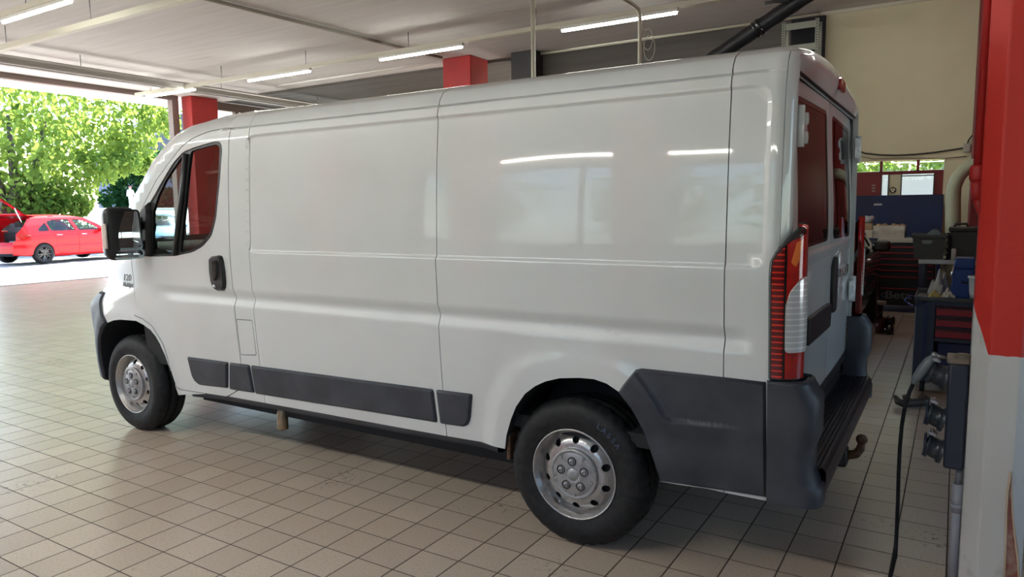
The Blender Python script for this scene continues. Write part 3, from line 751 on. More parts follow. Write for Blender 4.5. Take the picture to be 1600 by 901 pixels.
# ================================================================ BUILDING
H = 4.65
def tilemat():
    m = mat('floor_tiles', (.45, .40, .34), .33); nt = m.node_tree; N = nt.nodes; L = nt.links; b = N['Principled BSDF']
    g = N.new('ShaderNodeNewGeometry'); s = N.new('ShaderNodeSeparateXYZ'); L.new(g.outputs['Position'], s.inputs[0])
    def mth(op, a, v=None, c=None):
        n = N.new('ShaderNodeMath'); n.operation = op
        for i, q in enumerate((a, v, c)):
            if q is None: continue
            if isinstance(q, (int, float)): n.inputs[i].default_value = q
            else: L.new(q, n.inputs[i])
        return n.outputs[0]
    ax, ay = .19959, .2013
    u = mth('MULTIPLY_ADD', s.outputs['X'], 1/ax, 1.5516/ax+200); v = mth('MULTIPLY_ADD', s.outputs['Y'], 1/ay, -.0704/ay+200)
    def edge(q, k): f = mth('FRACT', q); return mth('MULTIPLY', mth('MINIMUM', f, mth('SUBTRACT', 1, f)), k)
    d = mth('MINIMUM', edge(u, ax), mth('MULTIPLY', edge(v, ay), 1.25))
    r = N.new('ShaderNodeMapRange'); r.inputs[1].default_value = .0026; r.inputs[2].default_value = .0040; L.new(d, r.inputs[0])
    cx = N.new('ShaderNodeCombineXYZ'); L.new(mth('FLOOR', u), cx.inputs[0]); L.new(mth('FLOOR', v), cx.inputs[1])
    wn = N.new('ShaderNodeTexWhiteNoise'); wn.noise_dimensions = '2D'; L.new(cx.outputs[0], wn.inputs['Vector'])
    t1 = N.new('ShaderNodeMix'); t1.data_type = 'RGBA'; L.new(wn.outputs['Value'], t1.inputs[0]); t1.inputs[6].default_value = (.475, .39, .318, 1); t1.inputs[7].default_value = (.535, .446, .366, 1)
    def noise(sc_, lo, hi, dt=5):
        n = N.new('ShaderNodeTexNoise'); n.inputs['Scale'].default_value = sc_; n.inputs['Detail'].default_value = dt; L.new(g.outputs['Position'], n.inputs['Vector'])
        q = N.new('ShaderNodeMapRange'); q.inputs[1].default_value = lo; q.inputs[2].default_value = hi; L.new(n.outputs[0], q.inputs[0]); return q.outputs[0]
    def mix(f, a, c, k=1.0):
        x = N.new('ShaderNodeMix'); x.data_type = 'RGBA'; L.new(mth('MULTIPLY', f, k), x.inputs[0]); L.new(a, x.inputs[6]); x.inputs[7].default_value = (*c, 1); return x.outputs[2]
    c = mix(noise(90, .48, .72), t1.outputs[2], (.385, .305, .225), .6)
    # scuffs: dark specks inside scattered patches
    pat = noise(1.6, .60, .70, 2); spk = noise(38, .56, .66, 6); c = mix(mth('MULTIPLY', pat, spk), c, (.10, .085, .07), .8)
    c = mix(noise(.55, .5, .8), c, (.46, .40, .33), .35)
    x = N.new('ShaderNodeMix'); x.data_type = 'RGBA'; L.new(r.outputs[0], x.inputs[0]); x.inputs[6].default_value = (.055, .036, .024, 1); L.new(c, x.inputs[7]); L.new(x.outputs[2], b.inputs['Base Color'])
    L.new(mth('MULTIPLY_ADD', r.outputs[0], -.53, .80), b.inputs['Roughness'])
    bp = N.new('ShaderNodeBump'); bp.inputs['Strength'].default_value = .5; bp.inputs['Distance'].default_value = .002; L.new(r.outputs[0], bp.inputs['Height']); L.new(bp.outputs[0], b.inputs['Normal'])
    return m
def concmat(name, c0, c1, gap=.52):
    m = mat(name, c0, .8); nt = m.node_tree; N = nt.nodes; L = nt.links; b = N['Principled BSDF']
    g = N.new('ShaderNodeNewGeometry'); s = N.new('ShaderNodeSeparateXYZ'); L.new(g.outputs['Position'], s.inputs[0])
    mp = N.new('ShaderNodeMapping'); mp.inputs['Scale'].default_value = (.6, 9, 9); L.new(g.outputs['Position'], mp.inputs[0])
    n = N.new('ShaderNodeTexNoise'); n.inputs['Scale'].default_value = 1.0; n.inputs['Detail'].default_value = 6; L.new(mp.outputs[0], n.inputs['Vector'])
    r = N.new('ShaderNodeMapRange'); r.inputs[1].default_value = .35; r.inputs[2].default_value = .7; L.new(n.outputs[0], r.inputs[0])
    x = N.new('ShaderNodeMix'); x.data_type = 'RGBA'; L.new(r.outputs[0], x.inputs[0]); x.inputs[6].default_value = (*c0, 1); x.inputs[7].default_value = (*c1, 1); L.new(x.outputs[2], b.inputs['Base Color'])
    # board joints standing a little proud, broken here and there
    q = N.new('ShaderNodeMath'); q.operation = 'MULTIPLY'; q.inputs[1].default_value = 1/gap; L.new(s.outputs['Y'], q.inputs[0])
    f = N.new('ShaderNodeMath'); f.operation = 'FRACT'; L.new(q.outputs[0], f.inputs[0])
    k = N.new('ShaderNodeMapRange'); k.inputs[1].default_value = 0; k.inputs[2].default_value = .03; k.inputs[3].default_value = 1; k.inputs[4].default_value = 0; L.new(f.outputs[0], k.inputs[0])
    n2 = N.new('ShaderNodeTexNoise'); n2.inputs['Scale'].default_value = 1.3; L.new(g.outputs['Position'], n2.inputs['Vector'])
    r2 = N.new('ShaderNodeMapRange'); r2.inputs[1].default_value = .45; r2.inputs[2].default_value = .6; L.new(n2.outputs[0], r2.inputs[0])
    z = N.new('ShaderNodeMath'); z.operation = 'MULTIPLY'; L.new(k.outputs[0], z.inputs[0]); L.new(r2.outputs[0], z.inputs[1])
    bp = N.new('ShaderNodeBump'); bp.inputs['Strength'].default_value = .6; bp.inputs['Distance'].default_value = .012; L.new(z.outputs[0], bp.inputs['Height']); L.new(bp.outputs[0], b.inputs['Normal'])
    return m
M['floor'] = tilemat()
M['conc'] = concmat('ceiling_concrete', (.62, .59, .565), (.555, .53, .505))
M['conc2'] = concmat('dim_concrete', (.13, .118, .105), (.09, .082, .074)); M['dimwall'] = mat('dim_brown_wall', (.15, .115, .095), .8, noise=(2, (.11, .085, .07), .4, .7))  # conc2: concrete again, with the dimness of the unlit back zone in its colour
M['cream'] = mat('cream_wall', (.74, .69, .475), .8, noise=(1.2, (.67, .62, .42), .4, .75), bump=(60, .08, .003))
M['creampipe'] = mat('cream_pipe', (.66, .64, .52), .5)
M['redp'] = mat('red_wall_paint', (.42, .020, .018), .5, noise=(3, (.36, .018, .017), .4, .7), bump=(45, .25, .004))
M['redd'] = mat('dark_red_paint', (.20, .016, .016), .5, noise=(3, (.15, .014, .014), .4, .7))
M['frame'] = mat('bronze_frame', (.20, .15, .13), .45, .3)
M['whitew'] = mat('white_render', (.80, .78, .74), .7, noise=(2, (.72, .70, .66), .4, .7))
M['tube'] = mat('lit_tube', (1, 1, 1), .5, emit=((.985, 1.0, .92), LAMP))
M['lampw'] = mat('lamp_white', (.80, .79, .74), .4)
M['winglass'] = glass('window_glass', (.93, .96, .95), .95)
M['asphalt'] = mat('asphalt', (.46, .45, .44), .9, noise=(40, (.38, .38, .37), .4, .7))
b = MB().box2((-16.25, -7.0, -.12), (6.2, 15, 0)); struct(b.build('floor', M['floor']))
b = MB().box2((-16.4, -7.0, H), (6.3, 10.30, H+.25)); struct(b.build('ceiling', M['conc']))
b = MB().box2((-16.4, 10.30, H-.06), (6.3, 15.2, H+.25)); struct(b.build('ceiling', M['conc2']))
# edge downstand along the open side
b = MB().box2((-16.4, -6.9, 4.55), (-14.75, 10.25, H-.002)); struct(b.build('trim_1', M['conc']))
# left side: wide open front with a bronze frame
b = MB().box2((-16.2, -6.9, 4.43), (-16.0, 8.77, 4.55)); b.box2((-16.2, 8.77, 0), (-16.0, 8.95, 4.55)); b.box2((-16.2, -6.9, 0), (-16.0, -6.7, 4.55)); b.box2((-16.2, -6.9, -.02), (-16.0, 8.8, .006)); struct(b.build('trim_2', M['frame']))
# glazed bay beyond the first column
b = MB().box2((-16.2, 9.95, 4.33), (-16.02, 15, 4.55)); b.box2((-16.2, 9.95, 1.0), (-16.02, 15, 1.08))
for y in (10.72, 12.2, 13.7): b.box2((-16.18, y, 1.08), (-16.04, y+.10, 4.33))
w1 = struct(b.build('window_1', M['frame']))
b = MB().box2((-16.12, 9.95, 1.08), (-16.11, 15, 4.33)); b.build('window_pane', M['winglass'], w1)
b = MB().box2((-16.2, 9.1, 0), (-16.05, 15, 1.0)); struct(b.build('wall_left', M['whitew']))
# canopy outside the open front
b = MB().box2((-18.45, -12, 4.62), (-16.4, 18, 4.9)); struct(b.build('trim_3', M['whitew']))
# back walls
b = MB().box2((-16.2, 15, 0), (-6.9, 15.2, H)); struct(b.build('wall_back', M['cream']))
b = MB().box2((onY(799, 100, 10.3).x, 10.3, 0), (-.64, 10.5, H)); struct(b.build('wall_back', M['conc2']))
ZL, XO, X1 = 2.205, -.9, 1.20
b = MB().box2((-.64, 10.3, ZL), (1.55, 10.5, H)); b.box2((X1, 10.3, 0), (1.55, 10.5, ZL)); b.box2((-.64, 10.3, 0), (XO+.3, 10.5, ZL)) if False else None
b.box2((1.55, 10.3, 0), (2.4, 10.5, H)); struct(b.build('wall_back', M['cream']))
b = MB().box2((-.66, 10.28, 4.6), (1.6, 10.30, H)); struct(b.build('trim_4', M['creampipe']))
# right side
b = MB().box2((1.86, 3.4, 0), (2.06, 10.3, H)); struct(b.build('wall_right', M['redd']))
b = MB().box2((6.1, -6.9, 0), (6.3, .9, 1.5)); b.box2((6.1, .9, 0), (6.3, 3.6, .3)); b.box2((6.1, -6.9, 2.15), (6.3, .9, H)); b.box2((6.1, -6.9, 1.5), (6.3, -4.4, 2.15)); b.box2((6.1, .9, 3.1), (6.3, 3.6, H)); b.box2((2.06, 3.4, 0), (6.3, 3.6, H)); struct(b.build('wall_right', M['dimwall']))
b = MB()
for y in (-4.4, -2.7, -1.0, .82): b.box2((6.14, y, 1.5), (6.22, y+.08, 2.15))
w3 = struct(b.build('window_3', M['frame'])); MB().box2((6.17, -4.4, 1.5), (6.18, .9, 2.15)).box2((6.17, .9, .3), (6.18, 3.4, 3.1)).build('window_pane', M['winglass'], w3)
# camera side: beam over tall glazed bays between red columns
b = MB().box2((-16.4, -6.95, 2.92), (6.3, -6.7, H)); b.box2((-16.4, -6.95, 0), (6.3, -6.7, 1.30)); b.box2((-16.4, -6.95, 1.30), (-6.4, -6.7, 2.92)); b.box2((2.6, -6.95, 1.30), (6.3, -6.7, 2.92)); struct(b.build('wall_front', M['dimwall']))
b = MB(); 
for x in [-6.4+1.49*i for i in range(7)]: b.box2((x, -6.86, 1.3), (x+.07, -6.78, 2.92))
b.box2((-6.4, -6.86, 1.30), (2.6, -6.78, 1.37)); w2 = struct(b.build('window_2', M['frame']))
b = MB().box2((-6.4, -6.825, 1.3), (2.6, -6.815, 2.92)); b.build('window_pane', glass('hazy_glass', (.88, .95, 1.0), .85), w2)
# ---- columns
def column(name, label, x0, x1, y0, y1, m, z1=H):
    return tag(MB().box2((x0, y0, 0), (x1, y1, z1), .02).build(name, m, origin=((x0+x1)/2, (y0+y1)/2, 0)), label, 'column')
column('column', 'red concrete column at the open front, beside the bronze door frame', -16.05, -15.62, 9.06, 9.85, M['redp'], 4.55)
column('column', 'red square column rising behind the middle of the van roof', -7.87, -7.16, 9.60, 10.24, M['redp'])
column('column', 'dark grey boxed column just right of the red one behind the van roof', onY(798, 100, 9.93).x, onY(834, 100, 9.93).x, 9.93, 10.30, mat('dark_cladding', (.035, .034, .033), .6))
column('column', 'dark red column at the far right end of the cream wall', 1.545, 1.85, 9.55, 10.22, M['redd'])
for i, x in enumerate((-12.6, -8.3, -5.2, -2.55)):
    column('column', ['red column far left in the glazed wall facing the van side', 'second red column of the glazed wall facing the van side', 'third red column of the glazed wall facing the van side', 'red column of the glazed wall, the one nearest the van rear'][i], x, x+.62, -6.70, -6.10, M['redp'])
# cream and grey upstands right of the red column
p0, p1, p2 = onY(763, 110, 13.2), onY(780, 110, 13.2), onY(797, 110, 13.4)
tag(MB().box2((p0.x-.6, 13.2, 0), (p1.x, 13.4, H-.07)).build('partition', M['cream'], origin=((p0.x+p1.x)/2, 13.3, 0)), 'narrow cream wall slab seen just right of the red column', 'partition')
lk = MB().box2((p1.x+.05, 13.4, 0), (p2.x+.5, 13.6, H-.1), .01).build('partition', mat('grey_green', (.30, .31, .28), .6), origin=(p2.x, 13.5, 0)); tag(lk, 'grey green panel between the cream slab and the dark column', 'partition')
# ---- foreground column: chamfered, red over white, pipe and outlet boxes on it
def paintmat():
    m = mat('two_tone_paint', (.6, .6, .6), .55, bump=(60, .35, .004)); nt = m.node_tree; N = nt.nodes; L = nt.links; b = N['Principled BSDF']
    g = N.new('ShaderNodeNewGeometry'); s = N.new('ShaderNodeSeparateXYZ'); L.new(g.outputs['Position'], s.inputs[0])
    a = N.new('ShaderNodeMath'); a.operation = 'SUBTRACT'; a.inputs[0].default_value = 1.532; L.new(s.outputs['X'], a.inputs[1])
    c = N.new('ShaderNodeMath'); c.operation = 'MAXIMUM'; c.inputs[1].default_value = 0; L.new(a.outputs[0], c.inputs[0])
    d = N.new('ShaderNodeMath'); d.operation = 'MULTIPLY_ADD'; d.inputs[1].default_value = -3.2; L.new(c.outputs[0], d.inputs[0]); L.new(s.outputs['Z'], d.inputs[2])
    n = N.new('ShaderNodeTexNoise'); n.inputs['Scale'].default_value = 25; L.new(g.outputs['Position'], n.inputs['Vector'])
    e = N.new('ShaderNodeMath'); e.operation = 'MULTIPLY_ADD'; e.inputs[1].default_value = .012; L.new(n.outputs[0], e.inputs[0]); L.new(d.outputs[0], e.inputs[2])
    r = N.new('ShaderNodeMath'); r.operation = 'GREATER_THAN'; r.inputs[1].default_value = .965; L.new(e.outputs[0], r.inputs[0])
    n2 = N.new('ShaderNodeTexNoise'); n2.inputs['Scale'].default_value = 9; n2.inputs['Detail'].default_value = 6; L.new(g.outputs['Position'], n2.inputs['Vector'])
    k = N.new('ShaderNodeMapRange'); k.inputs[1].default_value = .62; k.inputs[2].default_value = .7; L.new(n2.outputs[0], k.inputs[0])
    w = N.new('ShaderNodeMix'); w.data_type = 'RGBA'; L.new(k.outputs[0], w.inputs[0]); w.inputs[6].default_value = (.58, .58, .57, 1); w.inputs[7].default_value = (.48, .48, .47, 1)
    x = N.new('ShaderNodeMix'); x.data_type = 'RGBA'; L.new(r.outputs[0], x.inputs[0]); L.new(w.outputs[2], x.inputs[6]); x.inputs[7].default_value = (.54, .022, .014, 1); L.new(x.outputs[2], b.inputs['Base Color'])
    return m
yc = .40
xa, xb, xc = onY(1509, 700, yc+.05).x, onY(1541, 650, yc).x, onY(1586, 690, yc).x
sec = [(xa, yc+.055), (xb, yc), (xc, yc), (xc+.05, yc+.05), (xc+.05, yc+.22), (xc, yc+.27), (xb, yc+.27), (xa, yc+.215)]
b = MB().prism(sec, lambda x, y: (x, y, 0), lambda x, y: (x, y, H)); tag(b.build('column', paintmat(), origin=((xa+xc)/2, yc+.13, 0), bevel=.006), 'foreground column painted red above and white below, right edge of view', 'column')
yp = .56; pa, pb = onY(1545, 0, yp), onY(1531, 262, yp)
xp = (pa.x+pb.x)/2-.004
dp = root('wall_pipe', 'red painted pipe running down the left edge of the foreground column', 'pipe', (xp, yp, H))
MB().tube([(xp+.012, yp, H), (xp, yp, pb.z)], .017, 12).build('pipe_run', M['redp'], dp)
b = MB().lathe([(.024, -.03), (.028, -.02), (.028, .02), (.024, .03)], (xp, yp, pb.z-.02), 'Z', 14, closed=True); b.tube([(xp, yp, pb.z-.05), (xp+.004, yp, pb.z-.12)], .022, 12); b.tube([(xp+.004, yp, pb.z-.11), (xp+.02, yp, pb.z-.19)], [.02, .010], 10); b.build('pipe_union', M['redp'], dp)
# ---- suspended services
def rail(name, label, x0, x1, y, z, w, h, cat='rail', hang=True, m=None):
    r = root(name, label, cat, (x0, y, z)); MB().box2((x0, y-w/2, z-h/2), (x1, y+w/2, z+h/2)).build('channel', m or M['creampipe'], r)
    if hang:
        x = x0+.6
        while x < x1: MB().tube([(x, y, z+h/2), (x, y, H)], .008, 6).tube([(x, y-.03, z+h/2+.005), (x, y+.03, z+h/2+.005)], .008, 6).build('hanger_rod', M['bolt'], r); x += 2.6
    return r
rail('lighting_rail', 'cream lighting rail with lit tubes running above the far side of the van', -15.4, 5.8, 7.46, 4.345, .09, .07)
rail('lighting_rail', 'bare cream rail hung by rods under the left part of the ceiling', -15.4, 5.8, 3.33, 4.31, .09, .09)
rail('lighting_rail', 'short cream rail in the top left corner of the ceiling', -15.4, 5.8, 2.46, 4.345, .09, .07)
rail('lighting_rail', 'lighting rail over the free floor in front of the van', -15.4, 5.8, -4.0, 4.345, .09, .07)
rail('lighting_rail', 'lighting rail fixed along the beam over the glazed wall', -15.4, 5.8, -6.64, 3.14, .10, .07, hang=False)
lamp0 = root('ceiling_strip_light', '', 'strip light', (0, 0, 0)); L_ = 1.87
MB().box2((0, -.03, .0), (L_, .03, .05), .008).build('lamp_housing', M['lampw'], lamp0)
MB().tube([(.02, 0, -.012), (L_-.02, 0, -.012)], .024, 10).build('tube', M['tube'], lamp0)
first = [True]
def lamp(x, y, z, label, group=None, k=1):
    if first[0]: r = lamp0; first[0] = False
    else:
        r = lamp0.copy(); COL.objects.link(r)
        for ch in lamp0.children: cc_ = ch.copy(); COL.objects.link(cc_); cc_.parent = r
    r.location = (x, y, z); r.scale = (k, 1, 1); r['label'] = label
    if 'group' in r: del r['group']
    r['group'] = group or 'lit tubes on the ceiling rails'
lamp(-3.95, 7.46, 4.262, 'lit ceiling tube above the rear half of the van, longest in view')
lamp(-7.69, 7.46, 4.262, 'lit ceiling tube just left of the red column behind the van')
lamp(-11.35, 7.46, 4.262, 'faint lit ceiling tube above the van cab, second from the left')
lamp(-15.0, 7.46, 4.262, 'lit ceiling tube nearest the red column of the open front')
lamp(-.2, 7.46, 4.262, 'ceiling tube over the far aisle, just out of view')
lamp(-10.3, 2.46, 4.262, 'pinkish lit ceiling tube in the top left corner')
for i, x in enumerate((-12.6, -10.6, -8.6, -6.6, -4.6, -2.6)): [lamp(x, y, 4.262, 'ceiling tube out of view above the free floor', 'tubes above the free floor') for y in (-4.12, -4.04, -3.96, -3.88)]  # row inferred from the van's shadow edge; extra tubes added to strengthen floor light
for i, (x, k) in enumerate(((-4.89, 1.2), (-2.58, .76), (-.72, 1), (1.3, 1))): lamp(x, -6.64, 3.056, 'ceiling tube out of view near the glazed wall', 'tubes near the glazed wall', k)
# heavy pipe and cable run across the left of the ceiling
pa, pb = onZ(0, 92, 4.36), onZ(480, 162, 4.36); xq = (pa.x+pb.x)/2
r = root('ceiling_pipe', 'thick grey pipe crossing the ceiling in front of the open front', 'pipe', (xq, 0, 4.36)); MB().tube([(pa.x, -6.9, 4.36), (xq, 14.9, 4.36)], .085, 16).build('pipe_run', mat('grey_pipe', (.40, .38, .35), .6), r)
for y in (-6, -2, 2, 5.2, 8.4, 11.4): MB().tube([(xq, y, 4.44), (xq, y, H)], .009, 6).build('hanger_rod', M['bolt'], r)
r = root('cable_tray', 'slim grey tray beside the thick ceiling pipe near the open front', 'tray', (xq-.8, 0, 4.40)); MB().box2((xq-.86, -6.9, 4.38), (xq-.74, 14.9, 4.42)).build('tray_channel', mat('grey_tray', (.36, .34, .32), .6), r)
for y in (-6, 0, 6, 12): MB().tube([(xq-.8, y, 4.42), (xq-.8, y, 4.55)], .008, 6).build('hanger_rod', M['bolt'], r)
# thin conduits on the ceiling
def conduit(name, label, pts, rad, m, cat='conduit'): return tag(MB().tube(pts, rad, 8).build(name, m, origin=pts[0]), label, cat)
a, c = onZ(330, 0, 4.61), onZ(690, 90, 4.61); conduit('ceiling_conduit', 'grey conduit crossing the ceiling towards the red column behind the van', [a+(a-c)*.4, a, c], .03, mat('grey_conduit', (.38, .35, .30), .6))
a, c = onZ(835, 84, 4.61), onZ(1283, 19, 4.61); conduit('ceiling_conduit', 'thin cream conduit along the ceiling edge beside the cream wall', [(-6.1, 10.22, 4.61), (-.66, 10.22, 4.61)], .025, M['creampipe'])
a, c = onZ(545, 117, 4.62), onZ(690, 96, 4.62); conduit('ceiling_conduit', 'thin white conduit on the ceiling left of the red column', [(-13, a.y, 4.62), (-7.9, a.y+.02, 4.62)], .018, M['lampw'])
yq = 6.6; p = onY(833, 40, yq); q = onY(833, 0, yq)
conduit('drop_pipe', 'straight cream pipe dropping from the ceiling behind the van, left one', [(p.x, yq, H), (p.x, yq, 0)], .034, M['creampipe'], 'pipe')
p = onY(1000, 14, 6.7); q_ = p.z; pts = [(p.x, 1.0, q_), (p.x, p.y-.22, q_), (p.x, p.y-.07, q_-.015), (p.x, p.y-.01, q_-.07), (p.x, p.y, q_-.16), (p.x, p.y, 0)]
conduit('drop_pipe', 'bent cream pipe turning down from the ceiling behind the van', pts, .026, M['creampipe'], 'pipe')
cb = MB(); zc_ = onY(1010, 68, 6.7).z
for k, rr2 in enumerate((.11, .13)): cb.tube([(p.x+.10+rr2*.6*math.cos(a*2*PI/24)+.015*k, p.y+.035+.02*k, zc_+.06-.11*k+rr2*math.sin(a*2*PI/24)*1.25) for a in range(25)], .005, 6, False)
cb.tube([(p.x+.07, p.y+.03, zc_+.36), (p.x+.035, p.y+.03, zc_+.28), (p.x+.034, p.y+.03, zc_+.2), (p.x+.10, p.y+.035, zc_+.19)], .005, 6); tag(cb.build('hanging_cable', M['creampipe'], origin=(p.x, p.y, zc_)), 'loose loops of thin cable hanging on the bent pipe', 'cable')
p, q = onY(1262, -8, 3.5), onY(1128, 82, 3.5)
r = root('hanging_hose', 'thick black extraction hose slanting down behind the van roof', 'hose', p)
d = (q-p); tu = (H-p.z)/d.z; e = p+d*1.35; hp_ = [p+d*(tu+(1.35-tu)*i/60) for i in range(61)]+[e+d*.25*math.sin(a*PI/20)+Vector((0, 0, -.30*(1-math.cos(a*PI/20)))) for a in range(1, 11)]
z_ = hp_[-1]; hp_ += [Vector((z_.x, z_.y, z_.z+(.06-z_.z)*i/30)) for i in range(1, 31)]
MB().tube(hp_, [.060+.004*(i % 2) for i in range(len(hp_))], 12).build('hose_body', M['black'], r)
MB().tube([p+d*.52, p+d*.56], .072, 14).tube([p+d*.58, p+d*.60], .07, 14).build('hose_collar', M['blackgl'], r)
tag(MB().tube([onY(1195, 5, 3.4), onY(1210, 2.5, 3.4), onY(1228, 2, 3.4), onY(1240, -4, 3.4)], .012, 6).build('hanging_cable', M['black'], origin=onY(1195, 5, 3.4)), 'short black cable hanging at the top end of the extraction hose', 'cable')
# storage rack top beside the cream wall
xr0, xr1, yr = onY(1231, 40, 9.95).x, onY(1282, 40, 9.95).x, 9.95
struct(MB().box2((xr0, 10.22, 2.4), (xr1+.03, 10.29, H-.07)).build('rack_shade_panel', M['dark']))  # added dark panel standing in for the shade inside the rack
r = root('storage_rack', 'tall grey perforated steel rack left of the cream wall', 'rack', ((xr0+xr1)/2, yr, 0)); gm = mat('rack_grey', (.34, .36, .30), .5, .3)
for x in (xr0, xr1):
    for y in (yr-.3, yr):
        b = MB().box2((x-.025, y-.02, 0), (x+.025, y+.02, 4.42)); b.build('upright', gm, r)
b = MB()
for x in (xr0, xr1):
    for i in range(46): b.box2((x-.008, yr-.324, 2.6+.04*i), (x+.008, yr-.319, 2.615+.04*i))
b.build('punched_holes', M['dark'], r)
for z in (4.34, 4.0, 3.2): MB().box2((xr0, yr-.31, z-.05), (xr1, yr-.28, z+.05)).box2((xr0, yr-.28, z+.02), (xr1, yr, z+.04)).build('shelf', gm, r)

# ================================================================ WORKSHOP CORNER BEHIND THE VAN
# doorway in the back wall: dark red door with lights over it
zt = onY(1410, 250, 10.34).z; z1 = onY(1410, 268, 10.34).z
xl, xr = -.62, 1.20
dr = root('door_1', 'dark red workshop door with strip lights above in the back wall', 'door', ((xl+xr)/2, 10.38, 0)); dr['kind'] = 'structure'; del dr['category']
wx0, wx1 = onY(1377, 290, 10.36).x, onY(1459, 290, 10.36).x; wz0, wz1 = 1.60, onY(1415, 272, 10.36).z
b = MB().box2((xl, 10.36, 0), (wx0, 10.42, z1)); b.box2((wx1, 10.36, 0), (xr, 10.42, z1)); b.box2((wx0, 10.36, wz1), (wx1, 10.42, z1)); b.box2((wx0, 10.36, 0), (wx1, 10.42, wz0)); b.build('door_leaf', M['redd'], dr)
b = MB()
for u in (1377, 1434.5): x = onY(u, 258, 10.36).x; b.box2((x-.02, 10.35, z1), (x+.02, 10.43, zt))
b.box2((xl, 10.35, z1-.02), (xr, 10.43, z1+.012)); b.build('transom_bar', M['redd'], dr)
MB().box2((xl, 10.39, z1), (xr, 10.395, zt)).build('transom_pane', M['winglass'], dr)
xa, xb = onY(1388, 290, 10.37).x, onY(1408, 290, 10.37).x
MB().box2((xa, 10.37, wz0), (xb, 10.41, wz1)).build('door_panel', M['cream'], dr)
b = MB()
for x in (wx0, xa, xb, wx1): b.box2((x-.008, 10.352, wz0), (x+.008, 10.42, wz1))
b.box2((xb, 10.352, wz1-.035), (wx1, 10.42, wz1-.02)); b.build('window_bead', M['black'], dr)
MB().box2((wx0, 10.39, wz0), (xa, 10.394, wz1)).box2((xb, 10.39, wz0), (wx1, 10.394, wz1)).build('door_pane', M['winglass'], dr)
c = onY(1395, 297, 10.365); b = MB().lathe([(0, -.006), (.05, -.006), (.05, .0)], c, 'Y', 28); em = b.build('emblem', M['print'], dr)
b = MB()
for k in range(3):
    a = PI/2+k*2*PI/3
    b._add([c+Vector((.012*math.cos(a), -.0075, .012*math.sin(a))), c+Vector((.040*math.cos(a+.42), -.0075, .040*math.sin(a+.42))), c+Vector((.040*math.cos(a+1.67), -.0075, .040*math.sin(a+1.67))), c+Vector((.012*math.cos(a+2.09), -.0075, .012*math.sin(a+2.09)))], [(0, 1, 2, 3)])
b.build('emblem_mark', M['cream'], em)
c = onY(1365, 294, 10.355); b = MB()
for k in (-1, 0, 1): b.box((c.x, 10.357, c.z+.045*k), (.05, .004, .022))
b.build('notice_strip', mat('notice_grey', (.30, .25, .24), .6), dr)
# outside that door
tag(MB().box2((-3, 15.6, 0), (3.5, 15.9, 2.26)).build('boundary_wall', mat('pale_wall', (.62, .74, .86), .7), origin=(0, 15.7, 0)), 'pale blue lit wall seen through the red door window', 'wall')
# blue board in front of the door
a, c = onY(1344, 302, 10.15), onY(1471, 375, 10.15)
r = root('blue_board', 'large dark blue board standing behind the tool cabinet under the door window', 'board', ((a.x+c.x)/2, 10.15, 0)); bm_ = mat('blue_board', (.003, .014, .072), .45, noise=(2.5, (.002, .009, .045), .4, .7))
MB().box2((-.55, 10.13, .04), (c.x, 10.17, onY(1410, 304.5, 10.15).z), .004).build('panel', bm_, r)
MB().box2((-.55, 10.10, .0), (-.48, 10.20, .05)).box2((c.x-.1, 10.06, 0), (c.x-.03, 10.24, .05)).build('foot', M['black'], r)
MB().box2((onY(1365, 322, 10.1).x, 10.118, 1.50), (onY(1378, 322, 10.1).x, 10.13, 1.53), .004).build('clip', M['bolt'], r)
# air duct
r = root('air_duct', 'thick pale green duct arching up behind the black case', 'duct', (1.42, 9.2, 0)); yd = 9.2
P = [onY(1489, 370, yd), onY(1489, 340, yd), onY(1489, 310, yd), onY(1491, 292, yd), onY(1497, 277, yd), onY(1507, 265, yd), onY(1520, 258, yd), onY(1534, 254, yd), onY(1560, 250, yd)]
MB().tube([(P[0].x, yd, 0)]+P, [.095]*4+[.088]*6, 16).build('duct_hose', mat('duct_green', (.40, .42, .30), .55), r)
# wall cables and box
ya = 10.27; tag(MB().tube([onY(u, v, ya) for u, v in ((1340, 235), (1352, 239.5), (1375, 242), (1400, 242.5), (1430, 241), (1460, 238), (1490, 233.5), (1508, 230.5))], .011, 6).build('hanging_cable', M['black'], origin=onY(1430, 241, ya)), 'dark cable sagging along the cream wall to the junction box', 'cable')
tag(MB().tube([onY(u, v, ya) for u, v in ((1342, 244), (1365, 248), (1400, 247), (1440, 247), (1475, 247.5), (1510, 244))], .007, 6).build('hanging_cable', M['frame'], origin=onY(1430, 247, ya)), 'thinner cable below the sagging one on the cream wall', 'cable')
c = onY(1511, 231, 10.25); jb = root('junction_box', 'small grey junction box at the right end of the wall cables', 'box', c)
MB().box(c, (.10, .06, .13), 0, .012).build('housing', mat('box_grey', (.42, .40, .35), .5), jb); MB().tube([c+Vector((0, 0, .06)), c+Vector((.015, 0, .12)), c+Vector((.07, 0, .20))], .01, 6).build('lead', M['black'], jb)
